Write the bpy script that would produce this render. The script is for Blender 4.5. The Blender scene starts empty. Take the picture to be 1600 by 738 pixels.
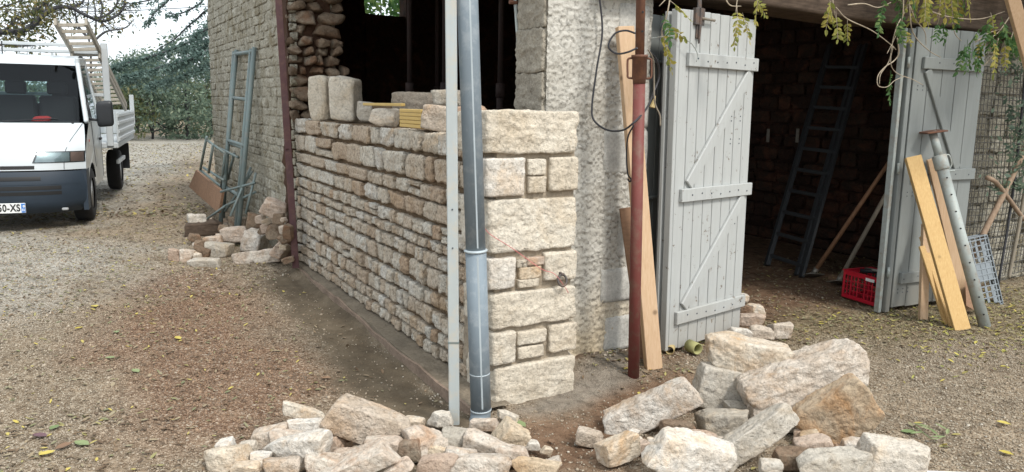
import bpy, math, random
import numpy as np
from mathutils import Matrix, Vector, Euler
random.seed(7); RNG = np.random.default_rng(7)
SC = bpy.context.scene
COL = SC.collection
# ------------------------------------------------------------------ camera
F, CX, CY = 1200., 800., 369.
def _n(v): v = np.asarray(v, float); return v/np.linalg.norm(v)
_v1 = _n([108-CX, CY-150, -F]); _h2 = _n([2950-CX, CY-205, -F])
_up = _n(np.cross(_h2, _v1)); _up = _up if _up[1] > 0 else -_up
RM = np.array([_n(np.cross(_v1, _up)), _v1, _up])
H = 1.58
def wray(x, y): return RM @ np.array([x-CX, CY-y, -F])
_r = wray(774, 637); CAM = np.array([_r[0]*H/_r[2], _r[1]*H/_r[2], H])
def G(x, y, z=0.): r = wray(x, y); return CAM + r*((z-CAM[2])/r[2])       # photo pixel -> point on the ground
def onX(x, y, X): r = wray(x, y); return CAM + r*((X-CAM[0])/r[0])
def onY(x, y, Y): r = wray(x, y); return CAM + r*((Y-CAM[1])/r[1])
cam = bpy.data.cameras.new("Camera"); cam.lens = 27.0; cam.sensor_width = 36.0; cam.clip_end = 600; cam.clip_start = 0.05
co = bpy.data.objects.new("Camera", cam); COL.objects.link(co)
M4 = Matrix([list(RM[i])+[CAM[i]] for i in range(3)]+[[0, 0, 0, 1]]); co.matrix_world = M4
SC.camera = co
# ------------------------------------------------------------------ light
SUN_DIR = _n([0.10, -0.62, 0.78])
w = bpy.data.worlds.new("World"); SC.world = w; w.use_nodes = True
nt = w.node_tree; nt.nodes.clear()
sky = nt.nodes.new('ShaderNodeTexSky'); sky.sky_type = 'NISHITA'; sky.sun_disc = False
sky.sun_elevation = math.asin(SUN_DIR[2]); sky.sun_rotation = math.atan2(SUN_DIR[0], SUN_DIR[1])
sky.air_density = 1.0; sky.dust_density = 3.0; sky.ozone_density = 1.0
hs = nt.nodes.new('ShaderNodeHueSaturation'); hs.inputs['Saturation'].default_value = 0.40
cl = nt.nodes.new('ShaderNodeMix'); cl.data_type = 'RGBA'; cl.inputs[0].default_value = .72; cl.inputs[7].default_value = (6.0, 6.5, 6.9, 1)     # even overcast
bg = nt.nodes.new('ShaderNodeBackground'); bg.inputs[1].default_value = 0.13
wo = nt.nodes.new('ShaderNodeOutputWorld')
nt.links.new(sky.outputs[0], hs.inputs['Color']); nt.links.new(hs.outputs[0], cl.inputs[6]); nt.links.new(cl.outputs[2], bg.inputs[0]); nt.links.new(bg.outputs[0], wo.inputs[0])
sl = bpy.data.lights.new("Sun", 'SUN'); sl.energy = 1.5; sl.angle = math.radians(10); sl.color = (1, .96, .9)
so = bpy.data.objects.new("Sun", sl); COL.objects.link(so)
so.rotation_euler = Vector(SUN_DIR).to_track_quat('Z', 'Y').to_euler(); so.location = (0, -5, 12)
SC.view_settings.view_transform = 'Standard'; SC.view_settings.look = 'None'
SC.view_settings.exposure = 0.98; SC.view_settings.gamma = 1.0
# ------------------------------------------------------------------ numpy noise
def _hash(ix, iy, iz, s):
    h = (ix*374761393 + iy*668265263 + iz*2147483647 + s*974634777) & 0xffffffff
    h = ((h ^ (h >> 13))*1274126177) & 0xffffffff
    return ((h ^ (h >> 16)) & 0xffffff)/float(0xffffff)
def vnoise(P, s=0):
    P = np.asarray(P, float); I = np.floor(P).astype(np.int64); f = P-I; f = f*f*(3-2*f); r = 0
    for a in (0, 1):
        for b in (0, 1):
            for c in (0, 1):
                wgt = (f[:, 0] if a else 1-f[:, 0])*(f[:, 1] if b else 1-f[:, 1])*(f[:, 2] if c else 1-f[:, 2])
                r = r + wgt*_hash(I[:, 0]+a, I[:, 1]+b, I[:, 2]+c, s)
    return r*2-1
def fbm(P, o=4, s=0, g=.5):
    r = 0; a = 1.
    for k in range(o): r = r + a*vnoise(P*(2.03**k)+17.3*k, s+k); a *= g
    return r
def to3(x, y, z=0.): x = np.asarray(x, float).ravel(); return np.stack([x, np.asarray(y, float).ravel(), np.full(x.shape, z) if np.isscalar(z) else z], 1)
# ------------------------------------------------------------------ object helpers
WL = {}
def prop(o, label=None, cat=None, group=None, kind=None):
    if label: o['label'] = label
    if cat: o['category'] = cat
    if group: o['group'] = group
    if kind: o['kind'] = kind
    return o
def wl(p): return WL[p.name] if p is not None else np.zeros(3)
def mesh_of(name, V, Fc, mat, smooth=False):
    me = bpy.data.meshes.new(name); V = np.asarray(V, float)
    if isinstance(Fc, np.ndarray):
        n, k = Fc.shape
        me.vertices.add(len(V)); me.vertices.foreach_set('co', V.astype(np.float32).ravel())
        me.loops.add(n*k); me.loops.foreach_set('vertex_index', Fc.astype(np.int32).ravel())
        me.polygons.add(n); me.polygons.foreach_set('loop_start', (np.arange(n)*k).astype(np.int32))
        me.update(calc_edges=True)
    else:
        me.from_pydata([tuple(v) for v in V], [], Fc)
    for m in (mat if isinstance(mat, (list, tuple)) else [mat]):
        if m: me.materials.append(m)
    if smooth: me.polygons.foreach_set('use_smooth', [True]*len(me.polygons))
    me.update(); return me
def mk(name, V, Fc, mat, parent=None, smooth=False, **kw):
    V = np.asarray(V, float); c = (V.max(0)+V.min(0))/2
    if parent is None: c = np.array([c[0], c[1], V[:, 2].min()])
    o = bpy.data.objects.new(name, mesh_of(name, V-c, Fc, mat, smooth)); COL.objects.link(o)
    o.location = c-wl(parent); o.parent = parent; WL[o.name] = c
    return prop(o, **kw)
def inst(name, me, loc, parent=None, rot=(0, 0, 0), scale=(1, 1, 1), **kw):
    o = bpy.data.objects.new(name, me); COL.objects.link(o); loc = np.asarray(loc, float)
    o.location = loc-wl(parent); o.rotation_euler = rot; o.scale = scale; o.parent = parent; WL[o.name] = loc
    return prop(o, **kw)
def thing(name, loc, label, cat, group=None, kind=None):
    o = bpy.data.objects.new(name, None); COL.objects.link(o); o.empty_display_size = .1
    o.location = loc; WL[o.name] = np.asarray(loc, float); return prop(o, label, cat, group, kind)
class MB:
    def __init__(s, M=None): s.V = []; s.F = []; s.n = 0; s.M = M
    def add(s, V, Fc):
        V = np.asarray(V, float); s.V.append(V); s.F += [tuple(int(i)+s.n for i in f) for f in Fc]; s.n += len(V); return s
    def box(s, c, d, R=None, b=.003):
        h = np.asarray(d, float)/2; b = min(b, h.min()*.45); V = []; idx = {}
        for sx in (-1, 1):
            for sy in (-1, 1):
                for sz in (-1, 1):
                    for a in range(3):
                        p = np.array([sx, sy, sz])*(h-b); p[a] = (sx, sy, sz)[a]*h[a]
                        idx[(sx, sy, sz, a)] = len(V); V.append(p)
        Fc = []; S = (-1, 1)
        def face(ids):
            pts = np.array([V[i] for i in ids]); nrm = np.cross(pts[1]-pts[0], pts[2]-pts[0])
            Fc.append(ids if np.dot(nrm, pts.mean(0)) > 0 else ids[::-1])
        for a in range(3):
            u, v = [i for i in range(3) if i != a]
            for sg in S:
                ids = []
                for (su, sv) in ((-1, -1), (1, -1), (1, 1), (-1, 1)):
                    k = [0, 0, 0]; k[a] = sg; k[u] = su; k[v] = sv; ids.append(idx[(*k, a)])
                face(ids)
            for su in S:
                for sv in S:
                    k0 = [0, 0, 0]; k1 = [0, 0, 0]; k0[a] = -1; k1[a] = 1
                    for k in (k0, k1): k[u] = su; k[v] = sv
                    face([idx[(*k0, u)], idx[(*k1, u)], idx[(*k1, v)], idx[(*k0, v)]])
        for sx in S:
            for sy in S:
                for sz in S: face([idx[(sx, sy, sz, a)] for a in range(3)])
        V = np.array(V)
        if R is not None: V = V @ np.asarray(R).T
        return s.add(V+np.asarray(c, float), Fc)
    def bar(s, p0, p1, w_, t_, side=(0, 0, 1), b=.003):          # beam from p0 to p1, w_ along side, t_ across
        p0 = np.asarray(p0, float); p1 = np.asarray(p1, float); d = p1-p0; L = np.linalg.norm(d); d /= L
        u = np.asarray(side, float); u = _n(u-d*np.dot(u, d)); v = np.cross(d, u)
        return s.box((p0+p1)/2, (L, w_, t_), np.stack([d, u, v], 1), b)
    def tube(s, pts, r, n=8, cap=True):
        pts = np.asarray(pts, float); m = len(pts); r = np.full(m, r) if np.isscalar(r) else np.asarray(r, float)
        T = np.gradient(pts, axis=0); T /= np.linalg.norm(T, axis=1)[:, None]+1e-12
        ref = np.array([0, 0, 1.]) if abs(T[0][2]) < .9 else np.array([1., 0, 0])
        u = _n(np.cross(T[0], ref)); V = []
        for i in range(m):
            u = _n(u-T[i]*np.dot(u, T[i])); v = np.cross(T[i], u)
            for k in range(n):
                a = 2*math.pi*k/n; V.append(pts[i]+r[i]*(math.cos(a)*u+math.sin(a)*v))
        Fc = [(i*n+k, i*n+(k+1) % n, (i+1)*n+(k+1) % n, (i+1)*n+k) for i in range(m-1) for k in range(n)]
        if cap: Fc += [tuple(range(n))[::-1], tuple(range((m-1)*n, m*n))]
        return s.add(V, Fc)
    def prism(s, poly, z0, z1, ax=(0, 1, 2)):                     # polygon in axes ax[0],ax[1], extruded along ax[2]
        n = len(poly); V = np.zeros((2*n, 3))
        for i, (a, c) in enumerate(poly):
            for j, z in enumerate((z0, z1)): V[i+j*n, ax[0]] = a; V[i+j*n, ax[1]] = c; V[i+j*n, ax[2]] = z
        Fc = [tuple(range(n))[::-1], tuple(range(n, 2*n))]+[(i, (i+1) % n, (i+1) % n+n, i+n) for i in range(n)]
        return s.add(V, Fc)
    def build(s, name, mat, parent=None, smooth=False, **kw):
        V = np.concatenate(s.V)
        if s.M is not None: V = V @ s.M[:3, :3].T+s.M[:3, 3]
        return mk(name, V, s.F, mat, parent, smooth, **kw)
def spline(pts, k=6):
    P = np.asarray(pts, float); P = np.vstack([2*P[0]-P[1], P, 2*P[-1]-P[-2]]); out = []
    for i in range(1, len(P)-2):
        for t in np.linspace(0, 1, k, endpoint=False):
            out.append(.5*((2*P[i])+(-P[i-1]+P[i+1])*t+(2*P[i-1]-5*P[i]+4*P[i+1]-P[i+2])*t*t+(-P[i-1]+3*P[i]-3*P[i+1]+P[i+2])*t**3))
    out.append(P[-2]); return np.array(out)
# ------------------------------------------------------------------ materials
def c4(c): return (c[0], c[1], c[2], 1)
class N:
    def __init__(s, name, rough=.9, spec=.25, metal=0.):
        s.m = bpy.data.materials.new(name); s.m.use_nodes = True; s.t = s.m.node_tree; s.b = s.t.nodes['Principled BSDF']
        s.b.inputs['Roughness'].default_value = rough; s.b.inputs['Specular IOR Level'].default_value = spec; s.b.inputs['Metallic'].default_value = metal
        s.pos = s.t.nodes.new('ShaderNodeNewGeometry'); s.h = None
    def L(s, a, b): s.t.links.new(a, b)
    def vec(s, sc=(1, 1, 1), obj=False):
        m = s.t.nodes.new('ShaderNodeMapping'); m.inputs['Scale'].default_value = sc
        if obj: tc = s.t.nodes.new('ShaderNodeTexCoord'); s.L(tc.outputs['Object'], m.inputs[0])
        else: s.L(s.pos.outputs['Position'], m.inputs[0])
        return m.outputs[0]
    def noise(s, scale, detail=5, rough=.55, v=None, dist=0.):
        n = s.t.nodes.new('ShaderNodeTexNoise'); n.inputs['Scale'].default_value = scale; n.inputs['Detail'].default_value = detail
        n.inputs['Roughness'].default_value = rough; n.inputs['Distortion'].default_value = dist
        s.L(v if v is not None else s.vec(), n.inputs['Vector']); return n.outputs[0]
    def voro(s, scale, feat='F1', out='Distance', v=None, rnd=1.):
        n = s.t.nodes.new('ShaderNodeTexVoronoi'); n.feature = feat; n.inputs['Scale'].default_value = scale; n.inputs['Randomness'].default_value = rnd
        s.L(v if v is not None else s.vec(), n.inputs['Vector']); return n.outputs[out]
    def ramp(s, f, st):
        r = s.t.nodes.new('ShaderNodeValToRGB'); e = r.color_ramp.elements
        while len(e) < len(st): e.new(.5)
        for i, (p, c) in enumerate(st):
            e[i].position = p; e[i].color = c4(c) if not np.isscalar(c) else (c, c, c, 1)
        s.L(f, r.inputs[0]); return r.outputs[0]
    def mix(s, f, a, b, mode='MIX'):
        m = s.t.nodes.new('ShaderNodeMix'); m.data_type = 'RGBA'; m.blend_type = mode
        for i, v in ((0, f), (6, a), (7, b)):
            if hasattr(v, 'links'): s.L(v, m.inputs[i])
            else: m.inputs[i].default_value = v if i == 0 else c4(v)
        return m.outputs[2]
    def math(s, op, a, b=0., c=None):
        m = s.t.nodes.new('ShaderNodeMath'); m.operation = op
        for i, v in enumerate((a, b, c)):
            if v is None: continue
            if hasattr(v, 'links'): s.L(v, m.inputs[i])
            else: m.inputs[i].default_value = v
        return m.outputs[0]
    def attr(s, name): a = s.t.nodes.new('ShaderNodeAttribute'); a.attribute_name = name; return a.outputs['Fac'] if name[0] == 'm' else a.outputs['Color']
    def rnd(s):
        o = s.t.nodes.new('ShaderNodeObjectInfo'); return s.math('FRACT', s.math('ADD', o.outputs['Random'], s.pos.outputs['Random Per Island']))
    def sep(s):
        o = s.t.nodes.new('ShaderNodeSeparateXYZ'); s.L(s.pos.outputs['Position'], o.inputs[0]); return o.outputs
    def bump(s, h, dist=.01, st=1.):
        b = s.t.nodes.new('ShaderNodeBump'); b.inputs['Strength'].default_value = st; b.inputs['Distance'].default_value = dist
        s.L(h, b.inputs['Height'])
        if s.h is not None: s.L(s.h, b.inputs['Normal'])
        s.h = b.outputs[0]; s.L(s.h, s.b.inputs['Normal']); return s
    def col(s, c):
        if hasattr(c, 'links'): s.L(c, s.b.inputs['Base Color'])
        else: s.b.inputs['Base Color'].default_value = c4(c)
        return s
def stone_mat(name, ramp_, stain, stain_amt=.5, pits=1., bmp=1., freq=1., dark=.75, rw=.6):
    n = N(name, .92, .2); r = n.rnd()
    base = n.ramp(n.math('ADD', n.math('MULTIPLY', n.noise(5*freq, 5, .6), 1.15-rw), n.math('MULTIPLY', r, rw)), ramp_)
    s1 = n.ramp(n.noise(9*freq, 6, .62, dist=.6), [(.5-.12*stain_amt, 0.), (.72-.1*stain_amt, 1.)])
    s2 = n.math('MULTIPLY', s1, n.ramp(r, [(.0, .25), (1., 1.)]))
    base = n.mix(n.math('MULTIPLY', s2, stain_amt), base, stain)
    big = n.math('MULTIPLY', n.ramp(n.noise(3.3*freq, 5, .65, dist=.9), [(.52, 0.), (.66, 1.)]), min(1, stain_amt*1.1)); base = n.mix(big, base, tuple(x*1.25 for x in stain))
    crk = n.ramp(n.voro(7*freq, 'DISTANCE_TO_EDGE', v=n.vec((1, 1, 1.6))), [(.0, .62), (.035, 1.)]); base = n.mix(.35, base, crk, 'MULTIPLY')
    gr = n.ramp(n.noise(60, 4, .7), [(.34, dark), (.52, 1.), (.75, 1.15)])
    base = n.mix(1., base, gr, 'MULTIPLY')
    pit = n.ramp(n.noise(38, 3, .6), [(.3, .45), (.4, 1.)])
    base = n.mix(.6*pits, base, pit, 'MULTIPLY')
    n.col(base)
    n.bump(n.noise(22, 6, .65, dist=.3), .022*bmp, .9).bump(n.noise(75, 4, .65), .006*bmp, .8).bump(pit, .004*pits, .7)
    return n.m
CREAM = [(.12, (.40, .33, .25)), (.38, (.54, .46, .375)), (.62, (.62, .555, .475)), (.95, (.66, .62, .555))]
M_block = stone_mat('limestone_rough', CREAM, (.36, .245, .15), .7, bmp=1.4)
M_wallst = stone_mat('walling_stone', [(.06, (.38, .245, .145)), (.2, (.47, .365, .265)), (.5, (.54, .47, .375)), (.75, (.59, .54, .45)), (.98, (.63, .60, .535))], (.35, .245, .145), .5, 1.3, 1.3, 1.3, .5, .85)
M_quoin = stone_mat('dressed_limestone', [(.1, (.48, .41, .315)), (.5, (.57, .505, .405)), (.95, (.63, .585, .50))], (.40, .31, .20), .4, .9, .9, .8, .72)
M_red = stone_mat('rusty_limestone', [(.15, (.38, .27, .20)), (.5, (.52, .43, .35)), (.95, (.60, .55, .47))], (.35, .22, .135), .7)
M_grey = stone_mat('grey_limestone', [(.15, (.34, .305, .25)), (.5, (.46, .42, .355)), (.95, (.55, .51, .45))], (.34, .26, .17), .5)
M_gold = stone_mat('golden_limestone', [(.15, (.47, .36, .24)), (.5, (.58, .49, .37)), (.95, (.66, .61, .53))], (.40, .26, .14), .7)
M_brownst = stone_mat('brown_limestone', [(.15, (.30, .215, .135)), (.5, (.43, .335, .23)), (.95, (.56, .49, .40))], (.34, .20, .10), .8)
M_pale = stone_mat('pale_limestone', [(.15, (.48, .42, .34)), (.5, (.60, .55, .475)), (.95, (.65, .615, .56))], (.50, .36, .22), .45)
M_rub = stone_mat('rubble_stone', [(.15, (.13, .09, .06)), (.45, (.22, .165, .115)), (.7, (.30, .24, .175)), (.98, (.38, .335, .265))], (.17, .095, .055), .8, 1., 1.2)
M_dark = stone_mat('shade_dark_stone', [(.15, (.028, .016, .012)), (.5, (.045, .028, .02)), (.95, (.06, .042, .03))], (.12, .05, .03), .6)  # dimness of the garage interior is put into this near-black stone colour
M_lime = stone_mat('limewashed_stone', [(.1, (.33, .295, .22)), (.45, (.47, .435, .35)), (.95, (.57, .54, .45))], (.20, .165, .10), .7, 1.6, 1.8, .8, .5)
def simple(name, c, rough=.6, spec=.4, metal=0., var=.15, sc=(8, 8, 8), bmp=0., bs=60):
    n = N(name, rough, spec, metal); v = n.vec(sc)
    f = n.noise(1., 5, .6, v)
    n.col(n.mix(f, tuple(x*(1-var) for x in c), tuple(min(1, x*(1+var)) for x in c)))
    if bmp: n.bump(n.noise(bs, 4, .6), bmp, .8)
    return n.m
def mortar(name, c, b=.012):
    n = N(name, .95, .15)
    f = n.noise(7, 6, .6); k = n.noise(55, 4, .7)
    n.col(n.mix(1., n.ramp(f, [(.3, tuple(x*.7 for x in c)), (.6, c), (.85, tuple(min(1, x*1.2) for x in c))]), n.ramp(k, [(.3, .7), (.6, 1.05)]), 'MULTIPLY'))
    n.bump(n.noise(18, 6, .65), b*1.5, .9).bump(k, b*.6, .9); return n.m
M_mortar = mortar('earth_mortar', (.17, .12, .075)); M_ledge = mortar('footing_mortar', (.23, .19, .14)); M_soilm = mortar('dark_earth', (.09, .05, .032))
M_conc = mortar('concrete_block', (.40, .36, .29), .02); M_plaster = mortar('render_patch', (.52, .505, .46), .004)
def render_mat():
    n = N('roughcast_render', .95, .15)
    f = n.noise(3, 5, .6); k = n.noise(48, 3, .55)
    zz = n.sep()[2]; low = n.ramp(n.math('ADD', zz, n.math('MULTIPLY', n.noise(4, 4), .8)), [(.42, 1.), (.95, 0.)])
    c = n.ramp(f, [(.25, (.36, .335, .285)), (.55, (.465, .445, .395)), (.8, (.54, .52, .47))])
    c = n.mix(n.math('MULTIPLY', low, .7), c, (.46, .36, .22))
    c = n.mix(1., c, n.ramp(k, [(.36, .62), (.47, 1.), (.8, 1.06)]), 'MULTIPLY')
    n.col(c).bump(k, .007, .9).bump(n.noise(120, 3, .6), .003, .8); return n.m
M_render = render_mat()
def wood(name, c, c2, ax=(2, 2, 30), rough=.65, knots=True, stain=.0):
    n = N(name, rough, .3); v = n.vec(ax, True)
    g = n.noise(3., 6, .6, v, .5)
    col = n.mix(n.ramp(g, [(.3, 0.), (.7, 1.)]), c, c2)
    if knots: col = n.mix(n.ramp(n.voro(5.), [(.05, 1.), (.11, 0.)]), col, tuple(x*.5 for x in c))
    if stain: col = n.mix(n.math('MULTIPLY', n.ramp(n.noise(9, 5, .7), [(.45, 0.), (.7, 1.)]), stain), col, tuple(x*.45 for x in c))
    n.col(col).bump(g, .002, .5); return n.m
M_spruce = wood('new_spruce', (.50, .31, .12), (.60, .41, .18), (40, 40, 2)); M_larch = wood('pale_pink_wood', (.47, .31, .18), (.56, .40, .26), (40, 40, 2))
M_oldwood = wood('weathered_timber', (.045, .03, .02), (.12, .085, .06), (2, 30, 30), .85, True, .5); M_handle = wood('tool_handle_wood', (.22, .11, .06), (.32, .18, .10), (30, 30, 3), .6, False)
M_grayhandle = wood('grey_handle_wood', (.20, .17, .13), (.30, .26, .20), (30, 30, 3), .7, False); M_ladderw = wood('grey_ladder_wood', (.27, .24, .20), (.40, .37, .31), (9, 9, 9), .8, False)
M_brownboard = wood('brown_board', (.22, .125, .075), (.30, .18, .11), (6, 6, 20), .75, False, .3); M_stick = wood('bark_brown_pole', (.22, .15, .10), (.33, .24, .17), (20, 20, 4), .9, False)
def paintwood(name, c, wear=(.16, .13, .10), amt=.8):
    n = N(name, .55, .35); v = n.vec((14, 14, 1.2), True)
    f = n.noise(2.5, 7, .7, v); sp = n.noise(30, 4, .7)
    col = n.mix(n.ramp(f, [(.35, 0.), (.65, 1.)]), tuple(x*.90 for x in c), c)
    chip = n.ramp(n.math('MULTIPLY', n.noise(11, 6, .75), n.math('ADD', sp, .35)), [(.575-.03*amt, 0.), (.61, 1.)])
    drip = n.ramp(n.noise(3, 5, .7, n.vec((22, 22, .7), True)), [(.60, 0.), (.80, 1.)])
    col = n.mix(n.math('MULTIPLY', drip, .42*amt), col, wear); col = n.mix(n.math('MULTIPLY', chip, amt), col, wear)
    zz = n.sep()[2]; low = n.ramp(n.math('ADD', zz, n.math('MULTIPLY', n.noise(6, 4), .5)), [(.30, 1.), (.62, 0.)])
    col = n.mix(n.math('MULTIPLY', low, .35), col, (.25, .20, .14))
    n.col(col).bump(chip, -.001, .6).bump(f, .0015, .5); return n.m
M_door = paintwood('white_door_paint', (.41, .42, .405), amt=1.); M_door2 = paintwood('shaded_door_paint', (.22, .235, .225), (.2, .19, .17), .5); M_doorgap = simple('door_gap_grey', (.10, .10, .10), .9)  # M_door2: darker copy of the door paint, shade put into its grey
def metal(name, c, rough=.45, metal_=1., var=.2, rust=None, sc=(10, 10, 3), amt=.6):
    n = N(name, rough, .4, metal_); f = n.noise(1.2, 6, .65, n.vec(sc))
    col = n.mix(f, tuple(x*(1-var) for x in c), tuple(min(1, x*(1+var)) for x in c))
    if rust: col = n.mix(n.math('MULTIPLY', n.ramp(n.noise(14, 6, .7), [(.48, 0.), (.62, 1.)]), amt), col, rust)
    n.L(n.ramp(f, [(.2, rough*.8), (.8, min(1, rough*1.3))]), n.b.inputs['Roughness'])
    n.col(col).bump(n.noise(45, 4), .0012, .5); return n.m
M_zinc = metal('zinc_grey', (.185, .225, .255), .6, .05, .18, (.32, .35, .365), (14, 14, 1.8), .45); M_zinc2 = metal('zinc_seam', (.40, .45, .47), .5, .2)
M_alupost = metal('galvanised_post', (.42, .455, .45), .55, .25, .10, (.50, .46, .38), (9, 9, 3), .6)
M_prop = metal('red_paint_steel', (.155, .042, .034), .6, .0, .3, (.16, .085, .06), (8, 8, 3), .75); M_rust = metal('rusty_steel', (.13, .06, .038), .75, .0, .3, (.22, .10, .05)); M_dull = metal('shade_dark_prop_steel', (.022, .011, .009), .85, .0, .3, (.014, .01, .008)); M_maroon = metal('maroon_steel', (.075, .03, .03), .6, .0, .3, (.12, .06, .045))  # M_dull: inner props painted almost black to stand in for indoor shade
M_scaf = metal('grey_green_steel', (.16, .205, .20), .55, .2, .25, (.24, .22, .19), (10, 10, 3), .4); M_gprop = metal('grey_prop_steel', (.33, .36, .34), .6, .2, .2, (.25, .18, .12), (10, 10, 3), .45)
M_alu = metal('aluminium', (.055, .058, .06), .5, .3); M_blade = metal('worn_tool_steel', (.28, .26, .22), .5, .5, .2, (.2, .12, .07)); M_iron = metal('dark_iron', (.10, .09, .085), .6, .4, .3, (.2, .12, .08))  # M_alu: ladder metal darkened, the garage's dim light is in its colour
M_cable = simple('black_cable', (.03, .03, .035), .55); M_string = simple('pink_string', (.55, .16, .16), .8)
M_redpl = simple('red_plastic', (.48, .012, .03), .35, .5, 0, .12); M_greypl = simple('grey_plastic', (.24, .27, .29), .5, .4, 0, .15); M_blackpl = simple('black_plastic', (.018, .02, .023), .45, .4, 0, .2)
def van_paint():
    n = N('white_van_paint', .25, .5); z = n.sep()[2]; d = n.ramp(n.math('ADD', z, n.math('MULTIPLY', n.noise(5, 6, .7), .7)), [(.55, 1.), (1.35, 0.)]); sp = n.ramp(n.noise(30, 5, .75), [(.45, .3), (.7, 1.)])
    n.col(n.mix(n.math('MULTIPLY', n.math('MULTIPLY', d, sp), .6), n.mix(n.noise(1.5), (.47, .51, .53), (.54, .575, .59)), (.30, .26, .21))); return n.m
M_van = van_paint(); M_bump = simple('blue_grey_bumper', (.018, .029, .043), .55, .4, 0, .15, (6, 6, 6)); M_rubber = simple('tyre_rubber', (.022, .022, .023), .85, .3, 0, .3); M_rim = simple('wheel_rim', (.35, .36, .36), .5, .4, .4)
M_vanin = simple('cab_interior', (.013, .014, .016), .85); M_vanred = simple('red_cloth', (.45, .03, .03), .8); M_bed = simple('white_dropside', (.46, .49, .50), .5, .4, 0, .12, (4, 4, 4)); M_white = simple('plate_white', (.75, .76, .74), .4); M_blue = simple('plate_blue', (.05, .20, .55), .4); M_ink = simple('ink_black', (.01, .01, .01), .5)
M_orangel = simple('indicator_lens', (.36, .22, .19), .2, .6); M_sill = simple('sill_grey', (.10, .10, .10), .8); M_yellow = simple('yellow_lath', (.52, .36, .12), .6, .3, 0, .15, (10, 10, 30)); M_seam = simple('panel_gap', (.06, .07, .08), .8)
M_claypipe = simple('ochre_pipe', (.40, .31, .15), .8, .2, 0, .3, (14, 14, 14)); M_greenpipe = simple('yellow_green_pipe', (.30, .29, .13), .8, .2, 0, .35, (14, 14, 14)); M_roof = simple('roof_boards', (.13, .09, .06), .9); M_tile = simple('clay_tile', (.42, .22, .13), .9, .2, 0, .3)
def glass(name, tint=.35, rough=.02, refl=.35):
    m = bpy.data.materials.new(name); m.use_nodes = True; t = m.node_tree; t.nodes.clear()
    o = t.nodes.new('ShaderNodeOutputMaterial'); a = t.nodes.new('ShaderNodeBsdfTransparent'); a.inputs[0].default_value = (tint*.9, tint, tint, 1)
    g = t.nodes.new('ShaderNodeBsdfGlossy'); g.inputs['Roughness'].default_value = rough; g.inputs[0].default_value = (.9, .95, 1, 1)
    f = t.nodes.new('ShaderNodeLayerWeight'); f.inputs[0].default_value = refl; mx = t.nodes.new('ShaderNodeMixShader')
    t.links.new(f.outputs['Fresnel'], mx.inputs[0]); t.links.new(a.outputs[0], mx.inputs[1]); t.links.new(g.outputs[0], mx.inputs[2]); t.links.new(mx.outputs[0], o.inputs[0]); return m
M_glass = glass('windscreen_glass', .80, .02, .24); M_lens = glass('lamp_glass', .75, .05, .4)
M_chrome = metal('lamp_reflector', (.30, .33, .35), .35, .5)
def leafmat(name, st, trans=.5):
    n = N(name, .65, .3); c = n.ramp(n.rnd(), st); n.col(c)
    m = n.t.nodes.new('ShaderNodeMixShader'); tr = n.t.nodes.new('ShaderNodeBsdfTranslucent'); m.inputs[0].default_value = trans
    n.L(c, tr.inputs[0]); n.L(n.b.outputs[0], m.inputs[1]); n.L(tr.outputs[0], m.inputs[2]); n.L(m.outputs[0], n.t.nodes['Material Output'].inputs[0]); return n.m
M_shrub = leafmat('shrub_leaves', [(0, (.09, .135, .10)), (.5, (.145, .20, .145)), (.9, (.21, .27, .19)), (1, (.29, .31, .21))])
M_shruby = leafmat('yellowing_shrub_leaves', [(0, (.075, .105, .05)), (.5, (.13, .155, .07)), (1, (.22, .20, .10))])
M_cedar = leafmat('cedar_needles', [(0, (.09, .145, .125)), (.6, (.14, .21, .185)), (1, (.20, .28, .25))], .45)
M_treelf = leafmat('autumn_tree_leaves', [(0, (.06, .08, .03)), (.5, (.12, .13, .05)), (.85, (.24, .21, .08)), (1, (.22, .13, .06))])
M_wgreen = leafmat('wisteria_green_leaf', [(0, (.05, .12, .04)), (.6, (.09, .18, .055)), (1, (.17, .24, .07))]); M_wyel = leafmat('wisteria_yellow_leaf', [(0, (.22, .25, .06)), (.6, (.36, .33, .08)), (1, (.48, .40, .10))])
M_litter = leafmat('fallen_leaf', [(0, (.10, .065, .04)), (.35, (.20, .14, .085)), (.6, (.32, .26, .17)), (.8, (.18, .19, .10)), (.93, (.36, .31, .12)), (1, (.52, .42, .10))], .1)
M_lyel = leafmat('fallen_yellow_leaf', [(0, (.42, .34, .06)), (1, (.55, .45, .12))], .1); M_ldrift = leafmat('drifted_leaf', [(0, (.20, .17, .06)), (.4, (.36, .31, .10)), (.7, (.24, .26, .08)), (1, (.50, .42, .10))], .1); M_lgrn = leafmat('fallen_green_leaf', [(0, (.16, .22, .09)), (1, (.26, .30, .15))], .1)
M_lbrn = leafmat('fallen_brown_leaf', [(0, (.14, .08, .05)), (1, (.28, .18, .11))], .1); M_lpur = leafmat('fallen_purple_leaf', [(0, (.12, .07, .08)), (1, (.16, .09, .10))], .1)
M_bark = mortar('tree_bark', (.075, .075, .08), .01); M_vinest = mortar('vine_stem', (.42, .35, .26), .002)
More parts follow.
